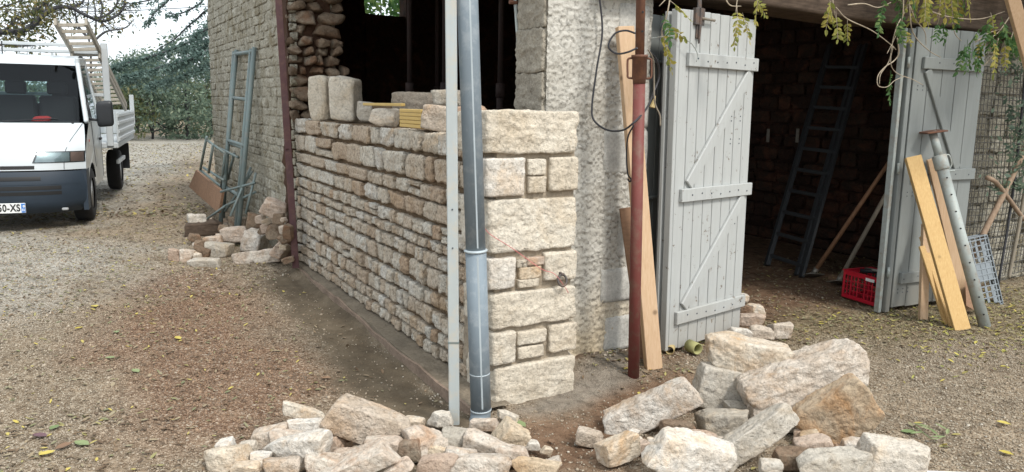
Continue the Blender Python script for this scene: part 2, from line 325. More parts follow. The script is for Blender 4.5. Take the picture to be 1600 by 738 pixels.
# ------------------------------------------------------------------ rocks
_cs = {}
def cubesphere(n):
    if n in _cs: return _cs[n]
    g = np.tan(np.linspace(-1, 1, n+1)*math.pi/4*.92)/math.tan(math.pi/4*.92); V = []; Fc = []; key = {}
    def vid(p):
        k = tuple(np.round(p*1e5).astype(int))
        if k not in key: key[k] = len(V); V.append(p)
        return key[k]
    for a in range(3):
        for sg in (-1, 1):
            u, v = (a+1) % 3, (a+2) % 3; ids = np.zeros((n+1, n+1), int)
            for i in range(n+1):
                for j in range(n+1):
                    p = np.zeros(3); p[a] = sg; p[u] = g[i]; p[v] = g[j]; ids[i, j] = vid(p)
            for i in range(n):
                for j in range(n):
                    f = [ids[i, j], ids[i+1, j], ids[i+1, j+1], ids[i, j+1]]; Fc.append(f if sg > 0 else f[::-1])
    V = np.array(V); _cs[n] = (V/np.linalg.norm(V, axis=1)[:, None], np.array(Fc)); return _cs[n]
def rock(seed, n, dims, tilt=.16, chips=7, chipd=.85, k=16, rough=1., freq=9., facets=0):
    rg = np.random.default_rng(seed); D, Fc = cubesphere(n); acc = 0
    for a in range(3):
        for sg in (-1, 1):
            nn = np.zeros(3); nn[a] = sg; nn += rg.normal(0, tilt, 3); nn = _n(nn); acc = acc+np.maximum(D@nn/rg.uniform(.88, 1.0), 0)**k
    for i in range(chips):
        nn = _n(rg.choice([-1, 1], 3)*np.array([rg.uniform(.35, 1), rg.uniform(.35, 1), rg.uniform(0, 1)])[rg.permutation(3)])
        acc = acc+np.maximum(D@nn/(np.abs(nn).sum()*rg.uniform(chipd-.13, chipd+.05)), 0)**k
    for i in range(facets):                            # shallow broken facets
        nn = _n(rg.normal(size=3)); sup = np.abs(nn).sum(); acc = acc+np.maximum(D@nn/(1+(sup-1)*rg.uniform(.45, .8)), 0)**k
    P = D*(acc**(-1./k))[:, None]; P = P/(P.max(0)-P.min(0)); P -= (P.max(0)+P.min(0))/2
    P = P*np.asarray(dims); s = float(np.mean(dims)); Q = P*freq+seed*3.7
    d = rough*(.030*s*fbm(Q, 4, seed % 97, .55)+.018*s*(1-2*np.abs(fbm(Q*1.7+9, 3, seed % 89)))); d = d+(rough*.012*s*np.abs(fbm(Q*3.7+3, 3, seed % 83, .6)) if n > 11 else 0)
    return P+_n2(P/np.asarray(dims)**1.0)*d[:, None], Fc
def _n2(P): return P/(np.linalg.norm(P, axis=1)[:, None]+1e-9)
RX = _n([RM[0, 0], RM[1, 0], 0]); FW = _n([-RX[1], RX[0], 0]); UP = np.array([0, 0, 1.])      # horizontal right / forward seen from the camera
def rot_axis(ax, a): return np.array(Matrix.Rotation(a, 3, Vector(ax)))
def pile_stone(px, py, wpx, hpx, gy, seed, mat, label, group, yaw=0, roll=0, pitch=0, k=.9, n=14, gx=None, name='limestone_block', chips=7, rough=1., tilt=.16):
    g = G(gx if gx else px, gy); r = wray(px, py); hd = np.linalg.norm((g-CAM)[:2]); t = hd/np.linalg.norm(r[:2]); c = CAM+r*t
    if c[0] > -.17 and c[1] > 1.: c = onX(px, py, -.17)          # keep clear of the wall face
    dist = np.linalg.norm(c-CAM); zc = -(RM.T@(c-CAM))[2]; m = zc/F
    p = math.atan2(-r[2], np.linalg.norm(r[:2])); a = math.radians(abs(roll))
    wv, hv = wpx*m, hpx*m; l = wv*(1-.25*math.sin(a)); hz = hv*(.75-.35*math.sin(a)*min(1, wv/hv/2)); c0 = c.copy(); R0 = np.stack([RX, FW, UP], 1)
    R = R0@rot_axis((0, 1, 0), math.radians(roll))@rot_axis((1, 0, 0), math.radians(pitch))@rot_axis((0, 0, 1), math.radians(yaw))
    for it in range(8):                                # size the stone so that its outline has the measured extent
        hz = max(hz, .30*l); dp = max(k*hz, .35*min(l, 2.5*hz)); P, Fc = rock(seed, int(n*1.7) if it == 7 else 6, (l, dp, hz), tilt, chips, .93, 34, rough*1.05, 8., 12); P = P@R.T+c
        q = (P-CAM)@RM; X = CX+F*q[:, 0]/-q[:, 2]; Y = CY-F*q[:, 1]/-q[:, 2]
        if it == 7: break
        l *= (wpx/(X.max()-X.min()))**.8; hz *= (hpx/(Y.max()-Y.min()))**.8
        c = c+RX*((px-(X.max()+X.min())/2)*m)+UP*((Y.max()+Y.min())/2-py)*m
    lo = P[:, 2].min()
    if lo < -.05: P[:, 2] = np.maximum(P[:, 2], -.05)
    if group is not None and lo > .0 and n < 0: pass
    return mk(name, P, Fc, mat, None, True, label=label, cat='stone', group=group)
# ================================================================== GROUND
def poly_d(P, poly):                                     # signed distance (positive inside) of 2D points to a polygon
    poly = np.asarray(poly)[:, :2]; n = len(poly); d = np.full(len(P), 1e9); ins = np.zeros(len(P), bool)
    for i in range(n):
        a, b = poly[i], poly[(i+1) % n]; e = b-a; w_ = P-a; t = np.clip((w_@e)/(e@e), 0, 1)
        d = np.minimum(d, np.linalg.norm(w_-t[:, None]*e, axis=1))
        cnd = (a[1] > P[:, 1]) != (b[1] > P[:, 1]); x = (b[0]-a[0])*(P[:, 1]-a[1])/((b[1]-a[1]) if b[1] != a[1] else 1e-9)+a[0]
        ins ^= cnd & (P[:, 0] < x)
    return np.where(ins, d, -d)
def PX(*a): return [G(x, y)[:2] for x, y in a]
POLY = dict(
    m_mortar=(PX((466, 414), (400, 428), (432, 470), (470, 515), (510, 560), (545, 620), (560, 680), (600, 737), (745, 690), (745, 640)), .10),
    m_red=(PX((270, 425), (400, 428), (470, 515), (520, 580), (545, 640), (470, 690), (330, 690), (210, 640), (150, 560), (170, 480)), .28),
    m_soil=([(1.3, .25), (2.5, .15), (3.3, .35), (4.2, .6), (5.8, .6), (5.8, 9), (.3, 9), (.3, .6)], .12),
    m_soil2=(PX((790, 660), (880, 640), (935, 600), (1060, 585), (1060, 640), (980, 738), (780, 760)), .14),
    m_grey=(PX((780, 650), (900, 600), (935, 550), (985, 555), (985, 590), (930, 615), (900, 640)), .08),
    m_litter=([(1.9, .3), (2.6, .1), (3.3, -.25), (4.2, -.8), (6.5, -1.2), (7, .6), (3.7, .6), (2.6, .55)], .25),
    m_pale=(PX((0, 345), (130, 350), (215, 300), (330, 230), (330, 215), (0, 215), (-900, 215), (-900, 460), (0, 500), (130, 470), (230, 400)), .5))
def masks(P):
    nz = fbm(to3(P[:, 0]*2.2, P[:, 1]*2.2), 4, 5); o = {}
    for k, (pl, s) in POLY.items(): o[k] = np.clip(.5+(poly_d(P, pl)+nz*s*.8)/(2*s), 0, 1)
    o['m_soil'] = np.maximum(o['m_soil'], o.pop('m_soil2')); return o
def ground_h(P):
    x, y = P[:, 0], P[:, 1]; h = .012*fbm(to3(x*1.5, y*1.5), 4, 3)+.006*fbm(to3(x*14, y*14), 3, 8)
    near = np.clip(1-np.maximum(np.abs(x-1)/6, np.abs(y-2)/7), 0, 1)
    h = h*(.4+.6*(near > 0))
    strip = np.clip((-.10-x)/.06, 0, 1)*np.clip((4.2-y)/.4, 0, 1)*np.clip((y+.1)/.3, 0, 1)*np.clip((x+1.6)/1., 0, 1); h = h-.035*strip
    h = h+.05*np.exp(-(((x-.95)/.45)**2+((y-.33)/.25)**2))-.01
    h = h-np.where(y > 60, (y-60)*.01, 0)
    return h
def axis(lo, hi, st, far):
    a = list(np.arange(lo, hi, st)); s = st
    while a[-1] < far: s *= 1.25; a.append(a[-1]+s)
    s = st; b = [lo]
    while b[-1] > -far: s *= 1.25; b.append(b[-1]-s)
    return np.array(b[1:][::-1]+a)
gx, gy_ = axis(-3.2, 6.4, .033, 250), axis(-2.4, 7.5, .033, 250)
XX, YY = np.meshgrid(gx, gy_, indexing='ij'); PP = np.stack([XX.ravel(), YY.ravel()], 1)
GV = np.column_stack([PP, ground_h(PP)]); nx, ny = len(gx), len(gy_)
I = (np.arange(nx-1)[:, None]*ny+np.arange(ny-1)[None, :]).ravel(); GF = np.stack([I, I+ny, I+ny+1, I+1], 1)
def ground_mat():
    n = N('gravel_ground', .95, .15); r = n.attr
    cell = n.t.nodes.new('ShaderNodeTexVoronoi'); cell.inputs['Scale'].default_value = 95; n.L(n.vec(), cell.inputs['Vector'])
    sp = n.t.nodes.new('ShaderNodeSeparateColor'); n.L(cell.outputs['Color'], sp.inputs[0]); cc = sp.outputs[0]
    big = n.noise(1.3, 6, .6); mid = n.noise(11, 5, .7); fine = n.noise(90, 3, .7)
    base = n.ramp(cc, [(.0, (.155, .115, .075)), (.4, (.235, .185, .13)), (.8, (.32, .265, .195)), (1., (.43, .38, .30))])
    base = n.mix(n.math('MULTIPLY', n.ramp(big, [(.35, 0.), (.7, 1.)]), .5), base, (.27, .20, .13))
    pale = n.ramp(cc, [(.0, (.21, .195, .16)), (.5, (.35, .335, .29)), (1., (.50, .48, .43))])
    base = n.mix(n.math('MULTIPLY', r('m_pale'), .8), base, pale)
    red = n.ramp(cc, [(.0, (.10, .058, .036)), (.45, (.19, .12, .078)), (.85, (.31, .215, .15)), (1., (.50, .42, .33))])
    base = n.mix(n.math('MULTIPLY', r('m_red'), n.ramp(n.noise(4, 6, .7), [(.3, .45), (.6, 1.)])), base, red)
    soil = n.ramp(n.math('ADD', n.math('MULTIPLY', mid, .7), n.math('MULTIPLY', fine, .3)), [(.3, (.10, .058, .034)), (.5, (.17, .105, .065)), (.75, (.27, .19, .13))])
    base = n.mix(r('m_soil'), base, soil)
    lit = n.ramp(n.math('ADD', n.math('MULTIPLY', mid, .7), n.math('MULTIPLY', cc, .3)), [(.3, (.13, .10, .055)), (.5, (.24, .20, .12)), (.75, (.40, .34, .22))])
    base = n.mix(n.math('MULTIPLY', r('m_litter'), .7), base, lit)
    gr = n.ramp(n.math('ADD', n.math('MULTIPLY', mid, .6), n.math('MULTIPLY', fine, .4)), [(.3, (.16, .13, .10)), (.6, (.26, .225, .18)), (.8, (.37, .33, .275))])
    base = n.mix(r('m_grey'), base, gr)
    mo = n.ramp(n.math('ADD', n.math('MULTIPLY', n.noise(5, 6, .65), .6), n.math('MULTIPLY', fine, .4)), [(.3, (.075, .055, .036)), (.5, (.115, .09, .06)), (.75, (.175, .14, .10))])
    base = n.mix(r('m_mortar'), base, mo)
    base = n.mix(1., base, n.ramp(n.noise(2.6, 6, .7, dist=.4), [(.3, .72), (.6, 1.08)]), 'MULTIPLY'); base = n.mix(n.math('SUBTRACT', 1., n.math('MULTIPLY', r('m_mortar'), .6)), base, n.mix(1., base, n.ramp(n.noise(16, 5, .75, n.vec((1, .6, 1))), [(.36, .58), (.5, 1.), (.7, 1.12)]), 'MULTIPLY'))
    n.col(base)
    k = n.math('SUBTRACT', 1., n.math('MULTIPLY', r('m_mortar'), .85)); d = n.math('MULTIPLY', n.math('SUBTRACT', 1., cell.outputs['Distance']), k)
    n.bump(mid, .02, .6).bump(d, .008, .9).bump(fine, .004, .8); return n.m
go = mk('ground', GV, GF, ground_mat(), None, True, kind='structure')
for k, v in masks(PP).items():
    at = go.data.attributes.new(k, 'FLOAT', 'POINT'); at.data.foreach_set('value', v.astype(np.float32))
def scatter(name, P, T, TF, S, mat, tint=None, label=None, cat=None, tiltr=1., lift=0.):
    m = len(P); rg = np.random.default_rng(3); a = rg.uniform(0, 6.283, m); b = rg.normal(0, tiltr, m)
    ca, sa, cb, sb = np.cos(a), np.sin(a), np.cos(b), np.sin(b)
    T = np.asarray(T, float); V = T[None]*S[:, None, None] if S.ndim == 1 else T[None]*S[:, None, :]
    y = V[:, :, 1]*cb[:, None]-V[:, :, 2]*sb[:, None]; z = V[:, :, 1]*sb[:, None]+V[:, :, 2]*cb[:, None]; x = V[:, :, 0]
    W = np.stack([x*ca[:, None]-y*sa[:, None], x*sa[:, None]+y*ca[:, None], z], 2)+P[:, None, :]; W[:, :, 2] += lift
    k = len(T); FF = (np.asarray(TF)[None]+(np.arange(m)*k)[:, None, None]).reshape(-1, len(TF[0]))
    o = mk(name, W.reshape(-1, 3), FF, mat, None, False, label=label, cat=cat, kind='stuff')
    if tint is not None:
        at = o.data.attributes.new('tint', 'FLOAT_COLOR', 'POINT'); tt = np.repeat(np.column_stack([tint, np.ones(m)]), k, 0); at.data.foreach_set('color', tt.astype(np.float32).ravel())
    return o
def gpts(m, x0, x1, y0, y1, rg):
    P = np.column_stack([rg.uniform(x0, x1, m), rg.uniform(y0, y1, m)])
    return P
def inwall(P): return ((P[:, 0] > -.14) & (P[:, 0] < .55) & (P[:, 1] > -.02) & (P[:, 1] < 9)) | ((P[:, 0] > .5) & (P[:, 0] < 1.35) & (P[:, 1] > .45) & (P[:, 1] < .9))
OCT = [(1, 0, 0), (-1, 0, 0), (0, 1, 0), (0, -1, 0), (.2, .1, .7), (0, 0, -.7)]; OCF = [(0, 2, 4), (2, 1, 4), (1, 3, 4), (3, 0, 4), (2, 0, 5), (1, 2, 5), (3, 1, 5), (0, 3, 5)]
def pebbles():
    rg = np.random.default_rng(21)
    P = np.vstack([gpts(52000, -2.7, 0, -.6, 3.2, rg), gpts(16000, -3.4, -.3, 3.0, 6.5, rg), gpts(34000, .0, 3.9, -2.2, .4, rg), gpts(16000, 1.3, 5.2, -.8, 1.2, rg)])
    P = P[~inwall(P)]; mm = masks(P); keep = rg.uniform(0, 1, len(P)) > np.clip(mm['m_mortar']*.95+mm['m_soil']*.8+mm['m_grey']*.7, 0, .98)
    P = P[keep]; mm = {k: v[keep] for k, v in mm.items()}; m = len(P); u = rg.uniform(0, 1, m)[:, None]
    a = np.array([.17, .125, .08])*(1-u)+np.array([.42, .365, .285])*u; rd = np.array([.14, .082, .052])*(1-u)+np.array([.34, .235, .155])*u
    a = a*(1+.28*mm['m_pale'][:, None]*np.array([.95, 1.05, 1.3])); t = a*(1-mm['m_red'][:, None])+rd*mm['m_red'][:, None]; t = t*(1-.35*mm['m_litter'][:, None]*np.array([.8, .9, 1.3]))
    S = rg.uniform(.003, .0075, m)[:, None]*rg.uniform(.7, 1.25, (m, 3)); S[rg.uniform(0, 1, m) > .985] *= 2.2
    n = N('gravel_pebble', .9, .2); n.col(n.attr('tint'))
    scatter('gravel', np.column_stack([P, ground_h(P)+.002]), OCT, OCF, S, n.m, t, 'loose beige and reddish gravel covering the yard', 'gravel', .5)
pebbles()
LEAF = [(0, -1, 0), (.42, -.35, .10), (.40, .35, .14), (0, 1, .12), (-.40, .35, .14), (-.42, -.35, .10), (0, -.3, -.02), (0, .35, 0)]
LEAFF = [(0, 1, 6), (1, 2, 7), (1, 7, 6), (2, 3, 7), (3, 4, 7), (4, 5, 6), (4, 6, 7), (5, 0, 6)]
def litter():
    rg = np.random.default_rng(5)
    P = np.vstack([gpts(1500, -2.6, -.2, -.5, 3.4, rg), gpts(6500, -4.5, -.2, 3.0, 9, rg), gpts(15000, 1.3, 6.6, -1.3, 2.6, rg), gpts(500, .5, 3.5, -2.2, .4, rg),
                   gpts(9000, -3, 6, 9, 26, rg), np.column_stack([rg.normal(-1.5, .28, 150), rg.normal(3.1, .5, 150)]), gpts(350, .9, 2.0, -.1, .6, rg), gpts(150, -2.3, -1.7, .2, .9, rg)])
    P = P[~inwall(P)]; mm = masks(P)
    pr = np.where((P[:, 0] > 1.3) & (P[:, 1] < 2.7) & (P[:, 1] > -1.3), np.clip(mm['m_litter']*.9+mm['m_soil']*.4*(P[:, 1] < 2.2), .06, 1), 1.)*(1-.8*mm['m_mortar'])
    P = P[rg.uniform(0, 1, len(P)) < pr]; m = len(P); far = P[:, 1] > 8
    S = rg.uniform(.009, .024, m)*np.where(far, 1.9, 1.)
    S = np.column_stack([S*rg.uniform(.6, 1.2, m), S, S*rg.uniform(.3, 2, m)])
    scatter('leaf_litter', np.column_stack([P, ground_h(P)+.008]), LEAF, LEAFF, S, M_litter, None, 'brown and yellow fallen leaves strewn over the ground', 'fallen leaves', .25)
litter()
rgy = np.random.default_rng(15); P = np.vstack([np.column_stack([rgy.normal(c[0], sx_, k), rgy.normal(c[1], sy_, k)]) for c, sx_, sy_, k in [(G(1575, 520), .6, .25, 230), (G(1420, 500), .45, .12, 60), (G(1330, 505), .5, .12, 40), (G(1580, 470), .4, .3, 130), (G(1520, 560), .5, .15, 50)]])
S = rgy.uniform(.008, .024, len(P)); scatter('yellow_leaf_litter', np.column_stack([P, ground_h(P)+.012]), LEAF, LEAFF, np.column_stack([S*rgy.uniform(.7, 1.3, len(P)), S, S*rgy.uniform(.5, 2.5, len(P))]), M_ldrift, None, 'yellow wisteria leaves drifted at the foot of the right hand wall', 'fallen leaves', .3)
for (x, y, s, m, lb) in [(74, 714, .036, M_lyel, 'round yellow fallen leaf at the bottom left of the gravel'), (63, 688, .038, M_lpur, 'purple brown fallen leaf just above the round yellow leaf'),
        (172, 562, .034, M_lgrn, 'pale green fallen leaf on the reddish gravel'), (212, 581, .036, M_lgrn, 'grey green curled fallen leaf beside the reddish gravel patch'),
        (148, 480, .046, M_lyel, 'long yellow fallen leaf farthest left in the leaf drift'), (123, 512, .034, M_lyel, 'small yellow fallen leaf on the pale gravel edge'),
        (278, 527, .036, M_lyel, 'yellow fallen leaf in the middle of the gravel'), (182, 520, .034, M_lgrn, 'dull green fallen leaf above the pale green one'),
        (812, 664, .045, M_lgrn, 'green fallen leaf beside the foot of the zinc downpipe'), (862, 687, .028, M_lbrn, 'tan fallen leaf on the reddish soil between the stone heaps'),
        (1572, 708, .032, M_lyel, 'bright yellow fallen leaf at the far right of the gravel'), (1568, 664, .034, M_lyel, 'yellow fallen leaf above the bright yellow one at right'),
        (85, 672, .035, M_lgrn, 'dark green fallen leaf above the purple brown leaf'), (100, 702, .04, M_lbrn, 'wide brown fallen leaf beside the round yellow leaf'), (128, 697, .042, M_lgrn, 'dull green broad fallen leaf right of the yellow leaf'),
        (510, 583, .03, M_lbrn, 'tan fallen leaf lying on the dark mortar strip'), (1420, 674, .04, M_lgrn, 'green leaf left of the leaf spray beside the pale stones')]:
    g = G(x, y); h = ground_h(g[None, :2])[0]; a = random.uniform(0, 6.28); T = np.array(LEAF)*(s*1.3, s*1.0, s*1.1)
    mk('fallen_leaf', T@rot_axis((0, 0, 1), a).T+(g[0], g[1], h+.014), LEAFF, m, None, False, label=lb, cat='leaf', group='large fallen leaves')
# small leafy spray on the gravel by the right heap
sp = thing('leaf_spray', G(1450, 680), 'green leafy spray lying on gravel right of the stone heap', 'leaves')
MB().tube(spline([G(1430, 672)+(0, 0, .02), G(1455, 690)+(0, 0, .015), G(1475, 688)+(0, 0, .02)]), .0025, 5).build('stem', M_lgrn, sp)
for i, (x, y, a) in enumerate([(1440, 670, .6), (1432, 682, 1.4), (1448, 675, .2), (1458, 680, -.5), (1470, 672, -.3), (1466, 688, 1.2), (1480, 680, -1.1)]):
    g = G(x, y); mk('leaflet', (np.array(LEAF)*(.020, .042, .02))@rot_axis((0, 0, 1), a).T+(g[0], g[1], .018), LEAFF, M_lgrn, sp)
# ================================================================== NEW STONE WALL
def wallstone_mesh(i, dims=(.1, .14, .1)):
    V, Fc = rock(1000+i, 10, dims, .04, 2, .95, 40, 1.8, 26., 3); V = V/(V.max(0)-V.min(0)); V -= (V.max(0)+V.min(0))/2; return V, Fc
WS = [wallstone_mesh(i, (.12, random.choice([.10, .14, .18]), .09)) for i in range(28)]
WSM = [mesh_of('stone', V, Fc, M_wallst, True) for V, Fc in WS]
sw = thing('stone_wall', (0, 2, 0), 'half built dry looking wall of coursed limestone with dressed corner blocks', 'wall')
Z = [1.418, 1.272, 1.100, .994, .866, .763, .690, .588, .446, .336, .215, .121, .033]
def yX(px): return onX(px, 400, 0.)[1]          # where a pixel column meets the wall face
def cuts(px): return [yX(p) for p in px]
fixed = {0: [467, 481, 500, 531, 549, 579, 592, 611.5, 638, 658, 684, 713, 728, 742], 1: [462, 479, 495, 520, 542, 564, 586, 597, 633.5, 664, 674, 698, 714, 730, 745],
         2: [466, 489, 509, 527, 545, 573, 580, 596, 614, 634, 653, 669.5, 691, 708, 728, 744], 3: [462, 480, 500, 522, 535, 550, 568, 587, 604, 631.7, 659, 680, 703, 722, 745]}
YC = .16                                          # quoin return on the wall face
pieces = []
for r in range(12):
    zt, zb = Z[r], Z[r+1]; hgt = zt-zb
    if r in fixed: ys = [4.08]+[y for y in cuts(fixed[r][1:-1]) if .22 < y < 4.0]+[YC+random.uniform(-.02, .05)]
    else:
        ys = [4.08]; 
        while ys[-1] > YC+.12: ys.append(ys[-1]-hgt*random.uniform(.65, 1.55)-.015)
        ys[-1] = YC+random.uniform(-.02, .05)
    for a, b in zip(ys[:-1], ys[1:]):
        if a-b < .02: continue
        full = random.random() < .95 or hgt < .1
        if full: pieces.append((r, b, a, zb, zt))
        else: m = zb+hgt*random.uniform(.42, .58); pieces += [(r, b, a, zb, m), (r, b, a, m, zt)]
pieces.sort(key=lambda p: p[1]-3*(p[4]-p[3]))
bigV, bigF, bn = [], [], 0
for i, (r, y0, y1, z0, z1) in enumerate(pieces):
    g = .010 if z1-z0 > .09 else .008; wy, wz = y1-y0-g*.55+random.uniform(-.005, .003), z1-z0-g*1.4+random.uniform(-.006, .006); dx = random.uniform(-.010, .010)
    cx = .062+dx; lean = -.05*0
    loc = (cx, (y0+y1)/2, (z0+z1)/2+random.uniform(-.004, .004)); rot = (random.gauss(0, .02), random.gauss(0, .02), random.gauss(0, .03)); sc = (.13, wy, wz); k = random.randrange(28)
    if i < 300: inst('stone', WSM[k], loc, sw, rot, sc)
    else:
        V, Fc = WS[k]; V = V*sc+loc; bigV.append(V); bigF.append(np.asarray(Fc)+bn); bn += len(V)
if bigV: mk('stone_infill', np.concatenate(bigV), np.concatenate(bigF), M_wallst, sw, True, kind='stuff')
def grid_block(name, x0, x1, y0, y1, z0, z1, mat, parent, amp=.008, fr=14, st=.03, seed=1, **kw):   # box whose faces are finely gridded and roughened
    V, Fc, n0 = [], [], 0
    for a, (lo, hi) in enumerate(((x0, x1), (y0, y1), (z0, z1))):
        R3 = ((x0, x1), (y0, y1), (z0, z1)); u, v = (a+1) % 3, (a+2) % 3
        for sg in (0, 1):
            nu = max(1, int((R3[u][1]-R3[u][0])/st)); nv = max(1, int((R3[v][1]-R3[v][0])/st))
            A, B = np.meshgrid(np.linspace(*R3[u], nu+1), np.linspace(*R3[v], nv+1), indexing='ij'); W = np.zeros((A.size, 3)); W[:, a] = (lo, hi)[sg]; W[:, u] = A.ravel(); W[:, v] = B.ravel()
            I_ = (np.arange(nu)[:, None]*(nv+1)+np.arange(nv)[None]).ravel(); q = np.stack([I_, I_+nv+1, I_+nv+2, I_+1], 1); q = q if sg else q[:, ::-1]
            V.append(W); Fc.append(q+n0); n0 += len(W)
    V = np.concatenate(V); c = (np.array([x0, y0, z0])+[x1, y1, z1])/2; h = (np.array([x1, y1, z1])-[x0, y0, z0])/2
    q = (V-c)/h; q = np.where(np.abs(q) > .999, q, 0); q = q/(np.linalg.norm(q, axis=1)[:, None]+1e-9)
    V = V+q*(amp*fbm(V*fr, 4, seed, .6))[:, None]; return mk(name, V, np.concatenate(Fc), mat, parent, True, **kw)
grid_block('mortar_core', .046, .42, .2, 4.06, -.04, 1.405, M_mortar, sw, .010, 18, .025)
M_qmort = mortar('lime_mortar', (.36, .30, .225), .008)
# corner blocks: front px edges give x, tops and bottoms the seven courses
QZ = [1.553, 1.317, 1.104, .808, .622, .403, .218, -.03]
def lx(z): return -.088*z/1.55-.004
def quoin(x0, x1, y0, y1, z0, z1, seed, mat=M_quoin, name='corner_block', n=16, dep=None, **kw):
    d = (x1-x0, y1-y0, z1-z0); V, Fc = rock(seed, int(n*1.4), d, .012, 2, .975, 44, .75, 9.); V = V/(V.max(0)-V.min(0))*(np.array(d)+(.004, 0, .008)); V -= (V.max(0)+V.min(0))/2
    return mk(name, V+((x0+x1)/2, (y0+y1)/2, (z0+z1)/2), Fc, mat, sw, True, **kw)
def qx(px, py): return onY(px, py, 0.)[0]
quoin(lx(1.45), .49, 0, .34, QZ[1]+.012, QZ[0], 3, n=24)
quoin(lx(1.2), qx(823, 280), .004, .20, QZ[2]+.012, QZ[1]-.006, 5, M_pale); quoin(qx(828, 265), qx(856, 265), .012, .16, qz1 if False else 1.222, 1.302, 8, n=10); quoin(qx(828, 290), qx(856, 290), .010, .16, 1.128, 1.212, 9, n=10)
quoin(qx(861, 280), .492, .006, .22, QZ[2]+.030, QZ[1]-.004, 11, M_quoin, n=14)
quoin(lx(.95)+.005, .50, .008, .36, QZ[3]+.010, QZ[2]+.002, 14, n=24)
quoin(lx(.7), qx(807, 430), .0, .22, QZ[4]+.012, QZ[3]-.012, 17, M_pale, n=14)
quoin(qx(811, 410), qx(826, 410), .012, .12, .742, .775, 18, M_wallst, n=7); quoin(qx(827, 408), qx(852, 408), .008, .12, .747, .785, 19, M_red, n=7)
quoin(qx(814, 425), qx(848, 425), .006, .14, .676, .738, 20, M_gold, n=10); quoin(qx(812, 444), qx(844, 444), .006, .14, .632, .672, 21, n=9)
rb = quoin(qx(852, 430), .505, .003, .24, QZ[4]+.024, QZ[3]-.002, 22, n=14)
quoin(lx(.5), .51, .0, .36, QZ[5]+.014, QZ[4]-.004, 25, n=22)
quoin(lx(.3), qx(807, 550), .0, .2, QZ[6]+.012, QZ[5]-.002, 27, n=14); quoin(qx(811, 530), qx(856, 530), .008, .16, .314, .388, 28, n=10); quoin(qx(812, 555), qx(852, 555), .008, .16, .236, .300, 29, n=10)
quoin(qx(860, 535), .515, .004, .22, QZ[6]+.026, QZ[5]-.002, 30, n=14)
quoin(lx(.1), .52, .0, .36, QZ[7], QZ[6]-.004, 33, n=22)
grid_block('corner_mortar', lx(.7)+.05, .480, .040, .40, -.03, 1.50, M_qmort, sw, .006, 20, .03, 4)
for r in range(7):                                 # side faces of the corner blocks merge into the wall courses behind the pipe
    pass
ring = MB(); c = onY(878, 438, -.012); a = np.linspace(0, 2*math.pi, 25)
ring.tube(np.stack([c[0]+.027*np.cos(a), np.full(25, c[1]-.004)+.008*np.sin(a), c[2]+.030*np.sin(a)], 1), .0065, 8, False)
ring.tube([c+(0, .03, .035), c+(0, -.012, .033)], .008, 8); ring.build('iron_ring', M_iron, rb, True)
sp_ = [onY(758, 358, -.012), onY(768, 368, -.012), onY(800, 388, -.012), onY(845, 420, -.015), onY(866, 428, -.02), onY(882, 448, -.012), onY(888, 458, -.01)]
MB().tube(spline(sp_), .0018, 5).build('pink_string', M_string, None, label='thin pink string hanging across the dressed corner blocks', cat='string')
# footing ledge and its board
fl = thing('wall_footing', (-.06, 2, 0), 'low mortar footing edged by a thin pinkish board under the wall', 'footing')
yy = np.linspace(4.0, -.06, 60); xo = -.035-.105*(1-yy/4.06)-.012*np.abs(np.array([math.sin(k*1.7) for k in yy])); V = []; Fc = []
for i, y in enumerate(yy):
    zt = .030+.004*math.sin(y*9)+random.gauss(0, .002)
    V += [(.06, y, zt+.004), (xo[i]*.5, y, zt+random.gauss(0, .002)), (xo[i], y, zt-.004), (xo[i], y, -.08)]
for i in range(len(yy)-1):
    for k in range(3): a_ = i*4+k; Fc.append((a_, a_+1, a_+5, a_+4))
mk('mortar_ledge', V, Fc, M_ledge, fl)
V = []; Fc = []
for i, y in enumerate(yy):
    zt = .022+.012*math.sin(y*3.1)+.006*math.sin(y*11)+random.gauss(0, .002); V += [(xo[i]-.003, y, zt), (xo[i]-.016, y, zt-.003), (xo[i]-.018, y, -.09), (xo[i]-.003, y, -.09)]
for i in range(len(yy)-1):
    for k in range(4): a_, b_ = i*4+k, i*4+(k+1) % 4; Fc.append((a_, b_, b_+4, a_+4))
Fc += [(0, 3, 2, 1), tuple(len(V)-4+k for k in range(4))]
M_fboard = mortar('mortar_smeared_board', (.27, .20, .15), .008)
mk('edge_board', V, Fc, M_fboard, fl)
# ------------------------------------------------------------------ loose things on top of the wall
def wt(px, py, depth, wpx, hpx, X, seed, mat, name, label, cat='stone', n=12, k=1., roll=0, yaw=0, tilt=.08, group='stones lying on the wall top', chips=5, rough=1.):
    c = onX(px, py, X); m = -(RM.T@(c-CAM))[2]/F
    P, Fc = rock(seed, n, (wpx*m, depth, hpx*m), tilt, chips, rough=rough)
    wy = np.array([0, -1., 0]); R = np.stack([_n(RX*.6+wy*.4), np.cross(UP, _n(RX*.6+wy*.4)), UP], 1)@rot_axis((0, 1, 0), math.radians(roll))@rot_axis((0, 0, 1), math.radians(yaw))
    return mk(name, P@R.T+c, Fc, mat, None, True, label=label, cat=cat, group=group)
wt(507, 155, .22, 36, 70, .12, 51, M_quoin, 'cut_stone', 'grey upright cut block at left on the wall top', tilt=.03, chips=3, rough=.6, n=16)
wt(541, 154, .22, 40, 70, .10, 52, M_quoin, 'cut_stone', 'upright cut block with a brown stained edge beside the grey one', tilt=.03, chips=3, rough=.6, n=16, yaw=12)
wt(576, 175, .15, 30, 34, .16, 53, M_grey, 'rubble_stone', 'smooth blue grey stone behind the small white boulder')
wt(601, 184, .12, 44, 27, .05, 54, M_pale, 'rubble_stone', 'small knobbly white boulder beside the yellow block', rough=1.8)
